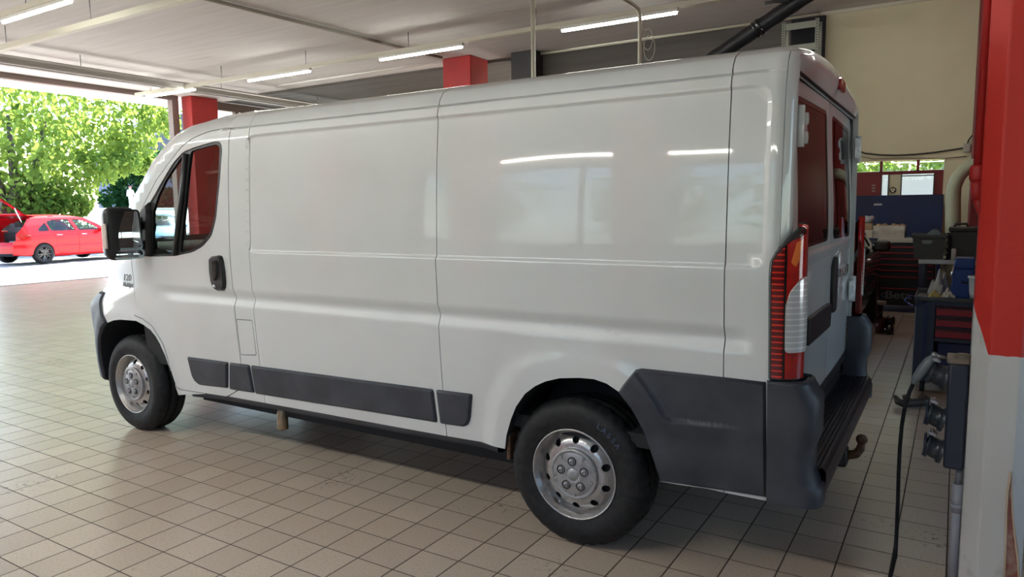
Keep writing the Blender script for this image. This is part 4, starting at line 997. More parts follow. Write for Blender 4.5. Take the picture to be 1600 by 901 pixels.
# ---- black roller cabinet with red lines
yb = 8.64; x0, x1 = .18, 1.19; zt = onY(1400, 379, yb).z
r = root('tool_cabinet', 'wide black tool cabinet with thin red drawer lines along the back', 'tool cabinet', ((x0+x1)/2, yb+.3, 0)); bk = mat('cabinet_black', (.010, .010, .011), .35); rl = mat('red_line', (.42, .02, .03), .4)
MB().box2((x0, yb+.01, .10), (x1, yb+.60, zt), .006).build('carcass', bk, r)
zs = [onY(1400, v, yb).z for v in (379.5, 386.2, 395.5, 404.8, 414, 423, 433, 451)]
for za, zb in zip(zs, zs[1:]):
    d = MB().box2((x0+.03, yb-.008, zb+.004), (x1-.03, yb+.01, za-.012), .004).build('drawer', bk, r); MB().box2((x0+.03, yb-.016, zb-.002), (x1-.03, yb-.004, zb+.010)).build('drawer_edge', rl, d)
MB().box2((x0+.01, yb+.0, .10), (x1-.01, yb+.012, zs[-1]-.02)).build('plinth', bk, r)
lx = onY(1401, 461, yb-.004)
text('maker_lettering', 'Beta', .15, mat('grey_print', (.12, .12, .125), .5), r, (lx.x+.02, yb-.006, lx.z), (1, 0, 0), (0, 0, 1), .002, True, 0, 1.25)
MB().lathe([(.028, -.003), (.04, -.003)], (onY(1382, 458, yb).x, yb-.003, lx.z), 'Y', 6, False).build('maker_mark', mat('grey_print2', (.10, .10, .105), .5), r)
for x in (x0+.1, x1-.1): MB().lathe([(0, -.02), (.05, -.02), (.05, .02), (0, .02)], (x, yb+.12, .05), 'X', 16).build('caster', M['rubber'], r)
zw = onY(1400, 372.5, yb).z; cw = onY(1372, 372, yb).x
MB().box2((cw, yb-.03, zt+.001), (x1+.03, yb+.62, zw), .006).build('worktop', mat('worktop_pale', (.46, .43, .36), .5), r)
ztop = zw
def pbox(name, px0, px1, py0, y, d, m, label, cat, zb=None, bev=.006, group=None):
    a, c = onY(px0, py0, y), onY(px1, py0, y); z0 = ztop if zb is None else zb
    return tag(MB().box2((a.x, y, z0+.0005), (c.x, y+d, a.z), bev).build(name, m, origin=((a.x+c.x)/2, y+d/2, z0)), label, cat, group)
wc = mat('white_card', (.62, .58, .50), .7, noise=(9, (.5, .46, .38), .4, .7)); bc = mat('brown_card', (.40, .27, .15), .8)
wb = root('parts_tray', 'white box of small parts on the black tool cabinet', 'box', (onY(1390, 360, 8.7).x, 8.8, ztop)); a, c = onY(1364.5, 352.5, 8.68), onY(1414, 352.5, 8.68)
b = MB().box2((a.x, 8.68, ztop+.0005), (c.x, 8.70, a.z)); b.box2((a.x, 8.98, ztop+.0005), (c.x, 9.0, a.z)); b.box2((a.x, 8.68, ztop+.0005), (a.x+.015, 9.0, a.z)); b.box2((c.x-.015, 8.68, ztop+.0005), (c.x, 9.0, a.z)); b.box2((a.x, 8.68, ztop+.0005), (c.x, 9.0, ztop+.10)); b.build('tray', wc, wb)
b = MB()
for i in range(14): b.ball((a.x+.03+(c.x-a.x-.06)*random.random(), 8.72+.24*random.random(), a.z-.01+.02*random.random()), .022+.012*random.random(), 1, (1.3, 1, .7), .4)
b.build('small_parts', bc, wb)
pbox('carton', 1346, 1364, 359, 8.70, .28, mat('pale_card', (.55, .49, .38), .8), 'pale carton at the bottom of the stack beside the parts tray', 'box')
zb1 = onY(1355, 359, 8.70).z; pbox('carton', 1347, 1363, 349, 8.72, .25, bc, 'brown carton lying on the pale one beside the parts tray', 'box', zb=zb1)
zb2 = onY(1355, 349, 8.72).z; p = onY(1357, 345, 8.80); tag(MB().ball((p.x, 8.83, zb2+.055), .06, 2, (1.2, 1, .9), .5).build('plastic_bag', mat('bag_grey', (.40, .42, .44), .3), origin=(p.x, 8.83, zb2)), 'crumpled grey plastic bag on top of the brown carton', 'bag')
# ---- steel bench
yw = 5.35; a = onY(1435, 405, yw); zbt = a.z; xb0 = a.x
r = root('workbench', 'dark blue workbench with steel top behind the drawer trolley', 'workbench', (1.45, yw+.3, 0)); navy = mat('navy_paint', (.022, .030, .060), .45, noise=(4, (.032, .040, .07), .4, .7))
MB().box2((xb0, yw, zbt-.045), (1.85, yw+.62, zbt), .006).build('top', mat('brushed_steel', (.42, .42, .41), .35, .8, noise=(12, (.30, .30, .29), .4, .7)), r)
for x, y in ((xb0+.035, yw+.05), (1.80, yw+.05), (xb0+.035, yw+.56), (1.80, yw+.56)): MB().box2((x-.03, y-.03, 0), (x+.03, y+.03, zbt-.045), .004).build('leg', navy, r)
MB().box2((xb0+.05, yw+.06, .30), (1.80, yw+.56, .34)).build('lower_shelf', navy, r)
pbox('tin', 1470, 1479, 416, 5.6, .06, mat('tin_cream', (.50, .46, .34), .4), 'small cream tin on the lower shelf of the workbench', 'tin', zb=.34)
# crate
yk = 5.40; a, c = onY(1424, 366, yk), onY(1481, 366, yk); zk = zbt+.0005
r = root('plastic_crate', 'grey plastic crate on the left end of the steel bench', 'crate', ((a.x+c.x)/2, yk+.2, zk)); cg = mat('crate_grey', (.060, .066, .066), .5)
def taper(b, z0, z1, k): 
    x0, x1 = a.x+.012, c.x-.012
    A = [(x0+k, yk+k, z0), (x1-k, yk+k, z0), (x1-k, yk+.40-k, z0), (x0+k, yk+.40-k, z0)]; B = [(x0, yk, z1), (x1, yk, z1), (x1, yk+.40, z1), (x0, yk+.40, z1)]
    b._add(A+B, [(0, 1, 2, 3)]+[(i, (i+1) % 4, 4+(i+1) % 4, 4+i) for i in range(4)])
b = MB(); taper(b, zk, a.z-.03, .02); o = b.build('shell', cg, r); sm = o.modifiers.new('thick', 'SOLIDIFY'); sm.thickness = .006
b = MB(); b.box2((a.x, yk-.012, a.z-.035), (c.x, yk+.004, a.z), .004); b.box2((a.x, yk+.396, a.z-.035), (c.x, yk+.412, a.z), .004); b.box2((a.x, yk-.012, a.z-.035), (a.x+.016, yk+.412, a.z), .004); b.box2((c.x-.016, yk-.012, a.z-.035), (c.x, yk+.412, a.z), .004); b.build('rim', cg, r)
h0, h1 = onY(1440, 375, yk), onY(1458, 381, yk); hm = mat('pale_blue_plastic', (.17, .23, .25), .5)
MB().prism(rounded([(h0.x, h0.z), (h1.x, h0.z), (h1.x-.02, h1.z), (h0.x+.01, h1.z)], .01, 2), lambda x, z: (x, yk+.010, z), lambda x, z: (x, yk-.002, z)).build('hand_slot', hm, r)
u = onY(1459, 360, yk+.2); tag(MB().prism([(u.x-.05, a.z-.16), (u.x+.07, a.z-.16), (u.x+.065, a.z+.01), (u.x+.03, a.z+.045), (u.x-.01, a.z+.045), (u.x-.055, a.z+.0)], lambda x, z: (x, yk+.17, z), lambda x, z: (x, yk+.24, z)).build('oil_jug', hm, origin=(u.x, yk+.2, a.z-.16), bevel=.01), 'pale blue container sticking out of the grey crate', 'container')
# black case
yk2 = 5.44; a, c = onY(1484.5, 355, yk2), onY(1535, 355, yk2)
r = root('tool_case', 'tall black case beside the grey crate on the steel bench', 'case', ((a.x+c.x)/2, yk2+.2, zk)); MB().box2((a.x, yk2, zk), (c.x, yk2+.40, a.z-.02), .02).build('body', M['blackp'] if False else mat('case_black', (.020, .020, .021), .5), r)
MB().box2((a.x-.012, yk2-.012, a.z-.045), (c.x+.01, yk2+.41, a.z), .015).build('lid', mat('case_lid', (.024, .024, .024), .5), r)
e = onY(1502, 350, yk2+.1); MB().tube([(e.x-.06, yk2+.15, a.z-.005), (e.x-.045, yk2+.15, a.z+.03), (e.x+.045, yk2+.15, a.z+.03), (e.x+.06, yk2+.15, a.z-.005)], .012, 8).build('handle', M['black'], r)
yk3 = 5.36; p, q = onY(1486.5, 387, yk3), onY(1495.5, 387, yk3); rr3 = (q.x-p.x)/2
sp = root('spray_can', 'small white can in front of the black case', 'can', ((p.x+q.x)/2, yk3+rr3, zk)); zc = p.z-zk
MB().lathe([(0, 0), (rr3, 0), (rr3, zc*.85), (rr3*.8, zc*.93)], (sp.location.x, sp.location.y, zk), 'Z', 18).build('can_body', mat('can_white', (.50, .48, .45), .4), sp); MB().lathe([(rr3*.8, zc*.93), (rr3*.8, zc), (0, zc)], (sp.location.x, sp.location.y, zk), 'Z', 14).build('cap', M['print'], sp)
x = onY(1481, 385, yk3).x; lk = MB(); 
for k in range(4): lk.lathe([(.006, -.004), (.016, -.004), (.016, .004), (.006, .004)], (x, yk3+.025, zk+.06+.055*k), 'Y', 12)
lk.tube([(x, yk3+.035, zk), (x, yk3+.035, zk+.26)], .012, 8).lathe([(0, 0), (.03, 0), (.03, .008), (0, .008)], (x, yk3+.035, zk), 'Z', 12); tag(lk.build('socket_holder', M['blackgl'], origin=(x, yk3+.03, zk)), 'upright black stand of sockets between crate and case', 'socket stand')
# ---- drawer trolley
yt = 3.8; T = lambda u, v: onY(u, v, yt); x0 = T(1426, 560).x; x1 = 1.80; zt = T(1480, 467).z; zb = .10
r = root('drawer_trolley', 'dark blue tool trolley with three red drawers behind the foreground column', 'tool trolley', ((x0+x1)/2, yt+.24, 0))
xs = T(1461, 500).x; redd = mat('drawer_red', (.30, .018, .03), .45); blu = mat('trolley_blue', (.010, .018, .085), .4)
b = MB().box2((x0, yt, zb), (xs, yt+.48, zt-.02), .008); b.box2((xs, yt+.02, zb), (x1, yt+.48, zb+.03)); b.box2((xs, yt+.44, zb), (x1, yt+.48, zt-.02)); b.box2((x1-.03, yt, zb), (x1, yt+.48, zt-.02), .006)
zz = [(T(1490, v0).z, T(1490, v1).z) for v0, v1 in ((480.5, 494), (498, 511), (515, 528.5))]
b.box2((xs, yt+.005, zz[0][0]+.006), (x1-.03, yt+.44, zt-.02)); 
for (a0, a1), (c0, c1) in zip(zz, zz[1:]): b.box2((xs, yt+.004, c0+.004), (x1-.03, yt+.06, a1-.004))
b.box2((xs, yt+.004, zz[2][1]-.035), (x1-.03, yt+.44, zz[2][1]-.006)); b.build('carcass', navy, r)
for a0, a1 in zz:
    d = MB().box2((xs+.006, yt-.006, a1), (x1-.036, yt+.40, a0), .004).build('drawer', redd, r); MB().box2((xs+.01, yt-.016, a0-.014), (x1-.04, yt-.004, a0-.002), .003).build('drawer_lip', M['black'], d)
MB().box2((T(1443.5, 500).x, yt-.004, zb+.02), (T(1448, 500).x, yt+.004, zt-.04)).build('corner_strip', blu, r)
MB().box2((xs+.02, yt+.06, zb+.031), (x1-.05, yt+.42, T(1490, 538).z), .01).build('stored_case', blu, r)
b = MB().box2((x0-.01, yt-.012, zt-.022), (x1, yt+.49, zt-.008), .004); b.box2((x0-.01, yt-.012, zt-.02), (x1, yt+.0, zt+.012), .003); b.box2((x0-.01, yt-.012, zt-.02), (x0+.004, yt+.49, zt+.012), .003); b.box2((x0-.01, yt+.478, zt-.02), (x1, yt+.49, zt+.03), .003); b.build('top_tray', mat('tray_grey', (.060, .064, .072), .45), r)
for x, y in ((x0+.07, yt+.08), (x1-.08, yt+.08), (x0+.07, yt+.40), (x1-.08, yt+.40)): MB().lathe([(0, -.015), (.05, -.015), (.05, .015), (0, .015)], (x, y, .05), 'X', 16).box((x, y, .085), (.04, .05, .03)).build('caster', M['rubber'], r)
zz0 = zt-.007
def cloth(name, c, sx, sy, h, m, label, cat, seed):
    rnd = random.Random(seed); n = 26; V = []; F = []
    for i in range(n+1):
        for j in range(n+1):
            u, v = i/n*2-1, j/n*2-1; rr2 = max(abs(u), abs(v)); e = math.hypot(u, v)
            z = h*(1-min(1, e)**2)*(.55+.45*math.sin(5*u+seed)*math.cos(6*v+seed*.7))+.014*abs(math.sin(11*u*v+seed+4*u))+.006*abs(math.sin(17*v+3*u))
            k = 1+.12*math.sin(4*math.atan2(v, u)+seed); V.append((c[0]+sx*u*k*(.85+.15*math.cos(v*3)), c[1]+sy*v*k, c[2]+max(0.0008, z)))
    for i in range(n):
        for j in range(n): a = i*(n+1)+j; F.append((a, a+1, a+n+2, a+n+1))
    o = meshobj(name, V, F, m, smooth=True, origin=c); o.modifiers.new('t', 'SOLIDIFY').thickness = .003; return tag(o, label, cat)
cl1 = mat('rag_grey', (.36, .35, .33), .9, bump=(80, .3, .003)); 
cloth('work_cloth', (T(1477, 455).x-.04, yt+.30, zz0), .08, .11, .22, cl1, 'crumpled grey cloth heaped on the drawer trolley', 'cloth', 2.3)
cloth('work_glove', (T(1460, 457).x, yt+.08, zz0), .045, .045, .05, mat('glove_yellow', (.50, .40, .14), .9), 'yellowish work glove at the front of the trolley top', 'glove', 5.1)
cloth('paper_towel', (T(1481, 455).x, yt+.08, zz0), .045, .045, .07, mat('paper_white', (.62, .58, .50), .9), 'crumpled white paper towel beside the yellowish glove', 'paper towel', 8.2)
ybc = yt+.17; a, c = onY(1494, 403, ybc), onY(1524, 403, ybc)
r = root('blue_case', 'bright blue plastic case standing on the drawer trolley', 'case', ((a.x+c.x)/2, ybc+.1, zz0)); bb = mat('blue_plastic', (.010, .045, .24), .4)
z1_ = onY(1500, 403, ybc).z; zl = onY(1500, 420, ybc).z
b = MB(); b.prism([(a.x-.03, zz0+.0005), (c.x, zz0+.0005), (c.x, zl), (a.x-.012, zl)], lambda x, z: (x, ybc, z), lambda x, z: (x, ybc+.20, z)); b.build('body', bb, r, bevel=.008)
b = MB(); b.prism([(a.x-.014, zl+.001), (c.x, zl+.001), (c.x, z1_), (a.x, z1_)], lambda x, z: (x, ybc-.006, z), lambda x, z: (x, ybc+.206, z)); b.build('lid', bb, r, bevel=.008)
e = onY(1509, 441, ybc-.004); MB().tube([e+Vector((-.025, 0, .01)), e+Vector((-.02, -.012, -.005)), e+Vector((.02, -.012, -.005)), e+Vector((.025, 0, .01))], .006, 6).build('catch', M['black'], r)
MB().tube([(a.x-.03, ybc-.006, zl-.08), (a.x-.012, ybc-.006, zl+.02)], .008, 6).build('hinge_pin', M['chrome'], r)
yc2 = yt-.005; a, c = onY(1512, 432, yc2), onY(1540, 432, yc2)
b = MB().lathe([(.0, .001), (.062, .001), (.072, .06), (.078, a.z-zz0-.02), (.086, a.z-zz0-.018), (.086, a.z-zz0), (.078, a.z-zz0), (.07, .05), (0, .04)], (a.x+.088, yc2+.10, zz0), 'Z', 28); tag(b.build('plastic_tub', mat('tub_white', (.55, .56, .56), .5), origin=(a.x+.088, yc2+.1, zz0)), 'white plastic tub on the trolley half hidden by the foreground column', 'tub')
# hexagonal ring holder on the trolley's side
hx = [T(1414, 470), T(1420, 463), T(1440, 464), T(1446, 470), T(1440, 474), T(1428, 477)]
tag(MB().tube([p+Vector((0, -.01+.05*math.sin(i), 0)) for i, p in enumerate(hx)]+[hx[0]], .007, 8).tube([hx[3], hx[3]+Vector((.03, .03, -.02))], .008, 6).build('can_holder', mat('holder_blue', (.05, .06, .20), .25, .6), origin=hx[3]), 'bent blue metal ring holder hooked on the trolley side', 'holder')
# floor claw under the trolley
p = onZ(1428, 622, .03); b = MB(); b.tube([onZ(1399, 620, .055), onZ(1403, 627, .04), onZ(1412, 630, .032), onZ(1425, 629, .034), onZ(1440, 628, .04), onZ(1450, 628, .045)], [.018, .026, .030, .032, .032, .03], 10); b.tube([onZ(1413, 617, .07), onZ(1416, 623, .045), onZ(1422, 627, .04)], [.018, .024, .026], 10); b.ball(onZ(1443, 624, .05), .045, 2, (1, 1.2, .9)); tag(b.build('lifting_claw', mat('claw_steel', (.060, .052, .046), .55, .5), origin=p), 'dark steel claw lying on the floor at the foot of the trolley', 'claw')
# ---- outlet box on the foreground column
yo = .47; a = onY(1479, 559, yo); c = onY(1512, 742, yo); xb0, xb1 = onY(1478, 640, yo).x, xa_col if False else onY(1509, 700, .45).x-.002
zo0, zo1 = onY(1490, 742, yo).z, onY(1495, 556, yo).z
r = root('outlet_box', 'dark blue power outlet box with three sockets on the foreground column', 'outlet box', ((xb0+xb1)/2, yo+.06, zo0)); ob = mat('outlet_navy', (.020, .028, .046), .42); og = mat('outlet_grey', (.030, .037, .047), .3)
MB().box2((xb0, yo, zo0+.02), (xb1, yo+.13, zo1-.03), .010).build('enclosure', ob, r)
MB().box2((xb0-.006, yo-.005, zo1-.032), (xb1, yo+.135, zo1-.012), .006).build('lid', mat('box_lid', (.20, .15, .12), .5), r)
MB().lathe([(.030, 0), (.030, .008), (.022, .012), (0, .012)], ((xb0+xb1)/2+.012, yo+.06, zo1-.012), 'Z', 20).build('inspection_cap', mat('cap_brass', (.20, .17, .12), .4, .5), r)
for k, v in enumerate((590, 655, 705)):
    q = onY(1474, v, yo+.06); o = Vector((xb0, yo+.06, q.z)); tilt = Matrix.Rotation(.30, 3, 'Y')
    prs = [(.052, 0), (.052, .014), (.043, .018), (.039, .052), (.046, .055), (.046, .066), (.036, .066), (.032, .03), (0, .03)]
    b = MB(); n = 20; rings = []
    for rad, h in prs: rings.append([o+tilt @ Vector((-h, rad*math.cos(t*2*PI/n), rad*math.sin(t*2*PI/n))) for t in range(n)])
    b.loft(rings, True, True); so = b.build('socket', og, r)
    b = MB(); hh = o+tilt @ Vector((-.060, 0, .058)); b.box(hh+Vector((.0, 0, -.002)), (.03, .05, .012), 0, .003, tilt); b.tube([hh+Vector((0, -.03, 0)), hh+Vector((0, .03, 0))], .007, 8); b.build('socket_hinge', M['chrome'] if False else M['bolt'], so)
    if k: 
        b = MB(); b.lathe([(0, -.006), (.047, -.006), (.050, .0), (.047, .004)], o+tilt @ Vector((-.066, 0, 0)), 'X', 20); b.build('socket_cover', ob, so)
pl = root('power_plug', 'grey plug with black cable hanging from the top socket of the outlet box', 'plug', onY(1440, 585, yo+.06)); Q = lambda u, v, o=0: onY(u, v, yo+.06+o)
MB().tube([Q(1462, 556), Q(1452, 564), Q(1442, 577), Q(1433, 589), Q(1427, 599)], [.014, .019, .021, .017, .011], 12).build('plug_body', mat('plug_grey', (.20, .22, .24), .3), pl)
MB().tube([Q(1460, 553), Q(1466, 556), Q(1480, 560)], .008, 8).ball(Q(1460, 554), .012, 2).build('plug_clip', M['bolt'], pl)
cbx = [Q(1427, 599), Q(1421, 612), Q(1414, 635), Q(1409, 665), Q(1406, 700), Q(1404, 740), Q(1403, 780), Q(1401, 830), Q(1399, 870)]
cbx += [Vector((cbx[-1].x-.002, cbx[-1].y-.02, .05)), Vector((cbx[-1].x-.01, cbx[-1].y-.10, .009)), Vector((cbx[-1].x-.05, cbx[-1].y-.35, .009))]
MB().tube(cbx, .0075, 10).build('cable', M['rubber'], pl)
# grey conduit below the box
yg = .50; p = onY(1496, 770, yg); b = MB(); cd_ = root('wall_conduit', 'grey conduit pipe running from the floor up to the outlet box', 'conduit', (p.x, yg, 0)); gcm = mat('conduit_grey', (.33, .345, .40), .5)
MB().tube([(p.x-.0, yg, 0), (p.x, yg, onY(1496, 757, yg).z)], .0165, 14).tube([(p.x, yg, onY(1496, 800, yg).z), (p.x, yg, onY(1496, 755, yg).z)], .0195, 14).build('pipe_run', gcm, cd_)
MB().tube([(p.x, yg, onY(1496, 757, yg).z), (p.x+.003, yg, onY(1496, 742, yg).z), (p.x+.002, yg+.01, zo0+.025)], [.014, .012, .012], 10).build('pipe_elbow', mat('elbow_grey', (.14, .15, .18), .5), cd_)
b = MB().tube([(p.x, yg, onY(1498, 790, yg).z), (p.x+.05, yg+.01, onY(1498, 790, yg).z)], .007, 8); b.lathe([(.019, -.008), (.022, -.008), (.022, .008), (.019, .008)], (p.x, yg, onY(1498, 790, yg).z), 'Z', 16); b.build('pipe_clip', gcm, cd_)
# hanging leather strap near the camera side of the column
ys_ = .33; lm = mat('leather_red', (.26, .085, .06), .7, noise=(18, (.42, .30, .25), .45, .7)); le = mat('leather_edge', (.52, .40, .28), .7)
Lp = [(1578.5, 738), (1574, 770), (1572.5, 800), (1572, 830), (1571, 860), (1569, 905)]; Rp = [(1580, 738), (1580.5, 780), (1583, 815), (1587, 850), (1591, 880), (1592, 905)]
st = root('leather_strap', 'reddish leather strap with pale edges hanging at the foreground column', 'strap', onY(1580, 800, ys_))
MB().loft([[onY(u, v, ys_), onY((u+u2)/2, v, ys_+.006), onY(u2, v, ys_+.012)] for (u, v), (u2, _) in zip(Lp, Rp)]).loft([[onY(u, v, ys_+.004), onY((u+u2)/2, v, ys_+.010), onY(u2, v, ys_+.016)] for (u, v), (u2, _) in zip(Lp, Rp)]).build('leather', lm, st)
MB().tube([onY(u, v, ys_) for u, v in Lp], .0035, 6).tube([onY(u, v, ys_+.012) for u, v in Rp], .004, 6).build('edge', le, st)
MB().tube([onY(1578.5, 741, ys_), onY(1579.5, 738, ys_+.04), onY(1579.5, 738, yc+.004)], .004, 6).build('hook', M['bolt'], st)
# ---- trolley jack
p = onZ(1378, 521, 0); y_j = p.y; r = root('trolley_jack', 'dark red floor jack with a tall post standing beyond the van rear', 'jack', p); J = lambda u, v, o=0: onY(u, v, y_j+o); jm = mat('jack_red', (.060, .014, .014), .3, .2)
MB().tube([J(1375, 519), J(1376, 495)], .055, 12).tube([J(1376, 497), J(1377, 475)], .022, 10).build('ram', jm, r)
MB().box(J(1377.5, 473), (.095, .08, .045), 0, .01).build('saddle', mat('saddle_pale', (.42, .34, .29), .6), r)
MB().tube([J(1377, 510), J(1381, 500), J(1387, 497), J(1394, 499)], .017, 8).tube([J(1379, 516), J(1388, 514)], .03, 8).build('frame', jm, r)
for u, v, o in ((1389, 514, 0), (1391, 501, .06)): c = J(u, v, o); MB().lathe([(0, -.05), (.045, -.05), (.06, -.02), (.06, .02), (.045, .05), (0, .05)], (c.x, c.y, c.z), 'X', 18).build('wheel', M['blackgl'], r)
# dark car bumper etc is built with the cars
# ================================================================ OUTSIDE
b = MB(); n = 24; rows = []
def bank(x, y): return 2.0*ss(-42, -58, x)
for i in range(61):
    x = -16.2-(i/60)**1.6*130; rows.append([(x, y, bank(x, y)-.012) for y in [-70+8*k for k in range(26)]])
b.loft(rows); g_ = struct(b.build('outside_ground', M['asphalt']))
b = MB().box2((-80, -90, -.2), (60, -7.0, -.02)); b.box2((6.2, -9.2, -.2), (60, 80, -.02)); b.box2((-16.2, 15.2, -.2), (6.3, 80, -.02)); struct(b.build('outside_paving', M['asphalt']))
def lawn(name, x0, x1, y0, y1, m):
    return struct(MB().loft([[(x0+(x1-x0)*i/20, y0+(y1-y0)*k/10, bank(x0+(x1-x0)*i/20, 0)+.01) for k in range(11)] for i in range(21)]).build(name, m))
lawn('outside_lawn', -58, -80, 0, 120, mat('lawn', (.10, .18, .05), .9, noise=(2, (.14, .2, .07), .4, .7)))
lawn('outside_path', -34, -57, 4, 60, mat('pale_gravel', (.62, .60, .55), .9, noise=(3, (.5, .48, .44), .4, .7)))
lawn('outside_road', -57, -63, 0, 120, mat('shaded_road', (.12, .14, .18), .9))  # bluish dark road colour carries the shade lying on it
def leafmat(name, c0, c1, tr):
    m = bpy.data.materials.new(name); m.use_nodes = True; nt = m.node_tree; N = nt.nodes; L = nt.links; N.remove(N['Principled BSDF']); o = N['Material Output']
    g = N.new('ShaderNodeNewGeometry'); t = N.new('ShaderNodeTexNoise'); t.inputs['Scale'].default_value = 1.1; t.inputs['Detail'].default_value = 5; L.new(g.outputs['Position'], t.inputs['Vector'])
    r = N.new('ShaderNodeMapRange'); r.inputs[1].default_value = .38; r.inputs[2].default_value = .66; L.new(t.outputs[0], r.inputs[0])
    x = N.new('ShaderNodeMix'); x.data_type = 'RGBA'; L.new(r.outputs[0], x.inputs[0]); x.inputs[6].default_value = (*c0, 1); x.inputs[7].default_value = (*c1, 1)
    d = N.new('ShaderNodeBsdfDiffuse'); L.new(x.outputs[2], d.inputs[0]); q = N.new('ShaderNodeBsdfTranslucent'); q.inputs[0].default_value = (*tr, 1)
    s = N.new('ShaderNodeMixShader'); s.inputs[0].default_value = .5; L.new(d.outputs[0], s.inputs[1]); L.new(q.outputs[0], s.inputs[2]); L.new(s.outputs[0], o.inputs[0]); return m
lf1 = leafmat('maple_leaf', (.05, .12, .03), (.13, .20, .05), (.30, .42, .08)); lf2 = leafmat('dark_leaf', (.012, .045, .020), (.03, .075, .03), (.03, .08, .02)); bark = mat('bark', (.055, .045, .038), .9, noise=(6, (.09, .075, .06), .4, .7))
def foliage(name, blobs, per, size, m, parent, seed):
    rnd = random.Random(seed); V = []; F = []
    for (c, rad) in blobs:
        c = Vector(c)
        for i in range(per):
            u = Vector((rnd.gauss(0, 1), rnd.gauss(0, 1), rnd.gauss(0, 1))).normalized()*rad*(.25+.75*rnd.random()**.5)
            p = c+Vector((u.x, u.y, u.z*.75)); a = Vector((rnd.gauss(0, 1), rnd.gauss(0, 1), rnd.gauss(0, .6))).normalized(); d = a.orthogonal().normalized(); d = Matrix.Rotation(rnd.random()*6.28, 3, a) @ d; e = a.cross(d); s = size*(.6+.8*rnd.random()); k = len(V)
            V += [p-d*s, p+e*s*.55-d*s*.1, p+d*s, p-e*s*.55-d*s*.1]; F.append((k, k+1, k+2, k+3))
    return meshobj(name, V, F, m, parent)
def tree(label, base, tops, blobs, per, size, m, seed, r0=.28, kind='tree'):
    r = root('tree', label, 'tree', base); b = MB(); base = Vector(base)
    for t in tops: t = Vector(t); mid = base.lerp(t, .5)+Vector((.1, .12, .3)); b.tube([base, base.lerp(mid, .5), mid, t], [r0, r0*.8, r0*.5, r0*.15], 10)
    b.build('trunk', bark, r); foliage('foliage', blobs, per, size, m, r, seed); return r
def bl(lst, x): return [(onX(u, v, x+dx), rad) for u, v, rad, dx in lst]
T1 = bl([(10, 150, 2.2, 0), (55, 165, 2.2, 1), (100, 175, 2.2, 0), (145, 185, 2.1, -1), (185, 195, 1.9, 0), (222, 195, 1.5, 0), (250, 185, 1.0, 1), (30, 205, 2.0, 1.5), (80, 220, 2.0, 0), (125, 230, 1.9, -1), (165, 235, 1.6, 0), (205, 235, 1.1, 0), (15, 245, 1.6, 2), (60, 265, 1.5, 1), (105, 270, 1.4, 0), (150, 262, 1.0, 1), (195, 255, .7, 1), (225, 258, .6, 0), (-40, 170, 2.5, 0), (-60, 240, 2.5, 0), (-100, 190, 3, 0), (30, 110, 2.5, 0), (110, 110, 2.5, 0), (190, 120, 2.5, 0), (250, 130, 2, 0)], -30)
p = onX(14, 330, -29); tree('large backlit maple over the red car, thick dark trunk at the left', (p.x, p.y, 0), [onX(12, 180, -29), onX(70, 190, -29.5), onX(-50, 170, -29.5)], T1, 250, .16, lf1, 3, .36)
B1 = bl([(40, 300, 1.1, 0), (75, 310, 1.1, 0), (110, 305, 1.0, 0), (95, 322, .8, 0), (55, 322, .9, 0), (25, 322, 1, 0), (120, 322, .6, 0)], -29)
r = root('bush', 'light green bush just behind the roof of the red car', 'bush', (-29, B1[1][0].y, 0)); foliage('foliage', B1+[((c.x, c.y, .8), 1.0) for c, q in B1[:3]], 420, .11, lf1, r, 5)
MB().tube([(-29, B1[1][0].y, 0), (-29, B1[1][0].y+.1, 1.6)], .06, 6).tube([(-29, B1[1][0].y, 0), (-29, B1[1][0].y-.8, 1.5)], .05, 6).build('stem', bark, r)
H1 = bl([(185, 272, 2.2, 0), (215, 265, 2.4, 0), (245, 262, 2.5, 0), (275, 255, 2.6, 0), (300, 250, 2.6, 0), (330, 245, 2.6, 0), (360, 240, 2.6, 0), (400, 240, 2.8, 0), (440, 240, 2.8, 0)], -70)
r = root('hedge', 'dark blue green hedge behind the bright path, right of the maple', 'hedge', (-70, H1[4][0].y, 2.0)); foliage('foliage', H1+[((c.x, c.y, 3.0), 2.0) for c, q in H1], 520, .26, lf2, r, 8)
MB().tube([(-70, H1[2][0].y, 2), (-70, H1[2][0].y, 5)], .15, 6).tube([(-70, H1[5][0].y, 2), (-70, H1[5][0].y, 5)], .15, 6).build('stem', bark, r)
a, c = onX(205, 250, -95), onX(300, 212, -95)
hs = root('house', 'dark blue house showing through the gap in the maple leaves', 'house', (-98, (a.y+c.y)/2, 2)); dk = mat('house_blue', (.10, .12, .19), .8)  # walls in one even dark blue
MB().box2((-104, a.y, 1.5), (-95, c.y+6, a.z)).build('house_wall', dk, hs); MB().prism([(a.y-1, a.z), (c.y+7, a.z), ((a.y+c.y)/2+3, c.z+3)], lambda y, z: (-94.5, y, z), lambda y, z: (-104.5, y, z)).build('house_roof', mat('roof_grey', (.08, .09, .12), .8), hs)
for k in range(3): y = a.y+1.5+k*2.6; MB().box2((-94.99, y, a.z-2.4), (-94.9, y+1.1, a.z-.8)).build('house_window', M['blackgl'], hs)
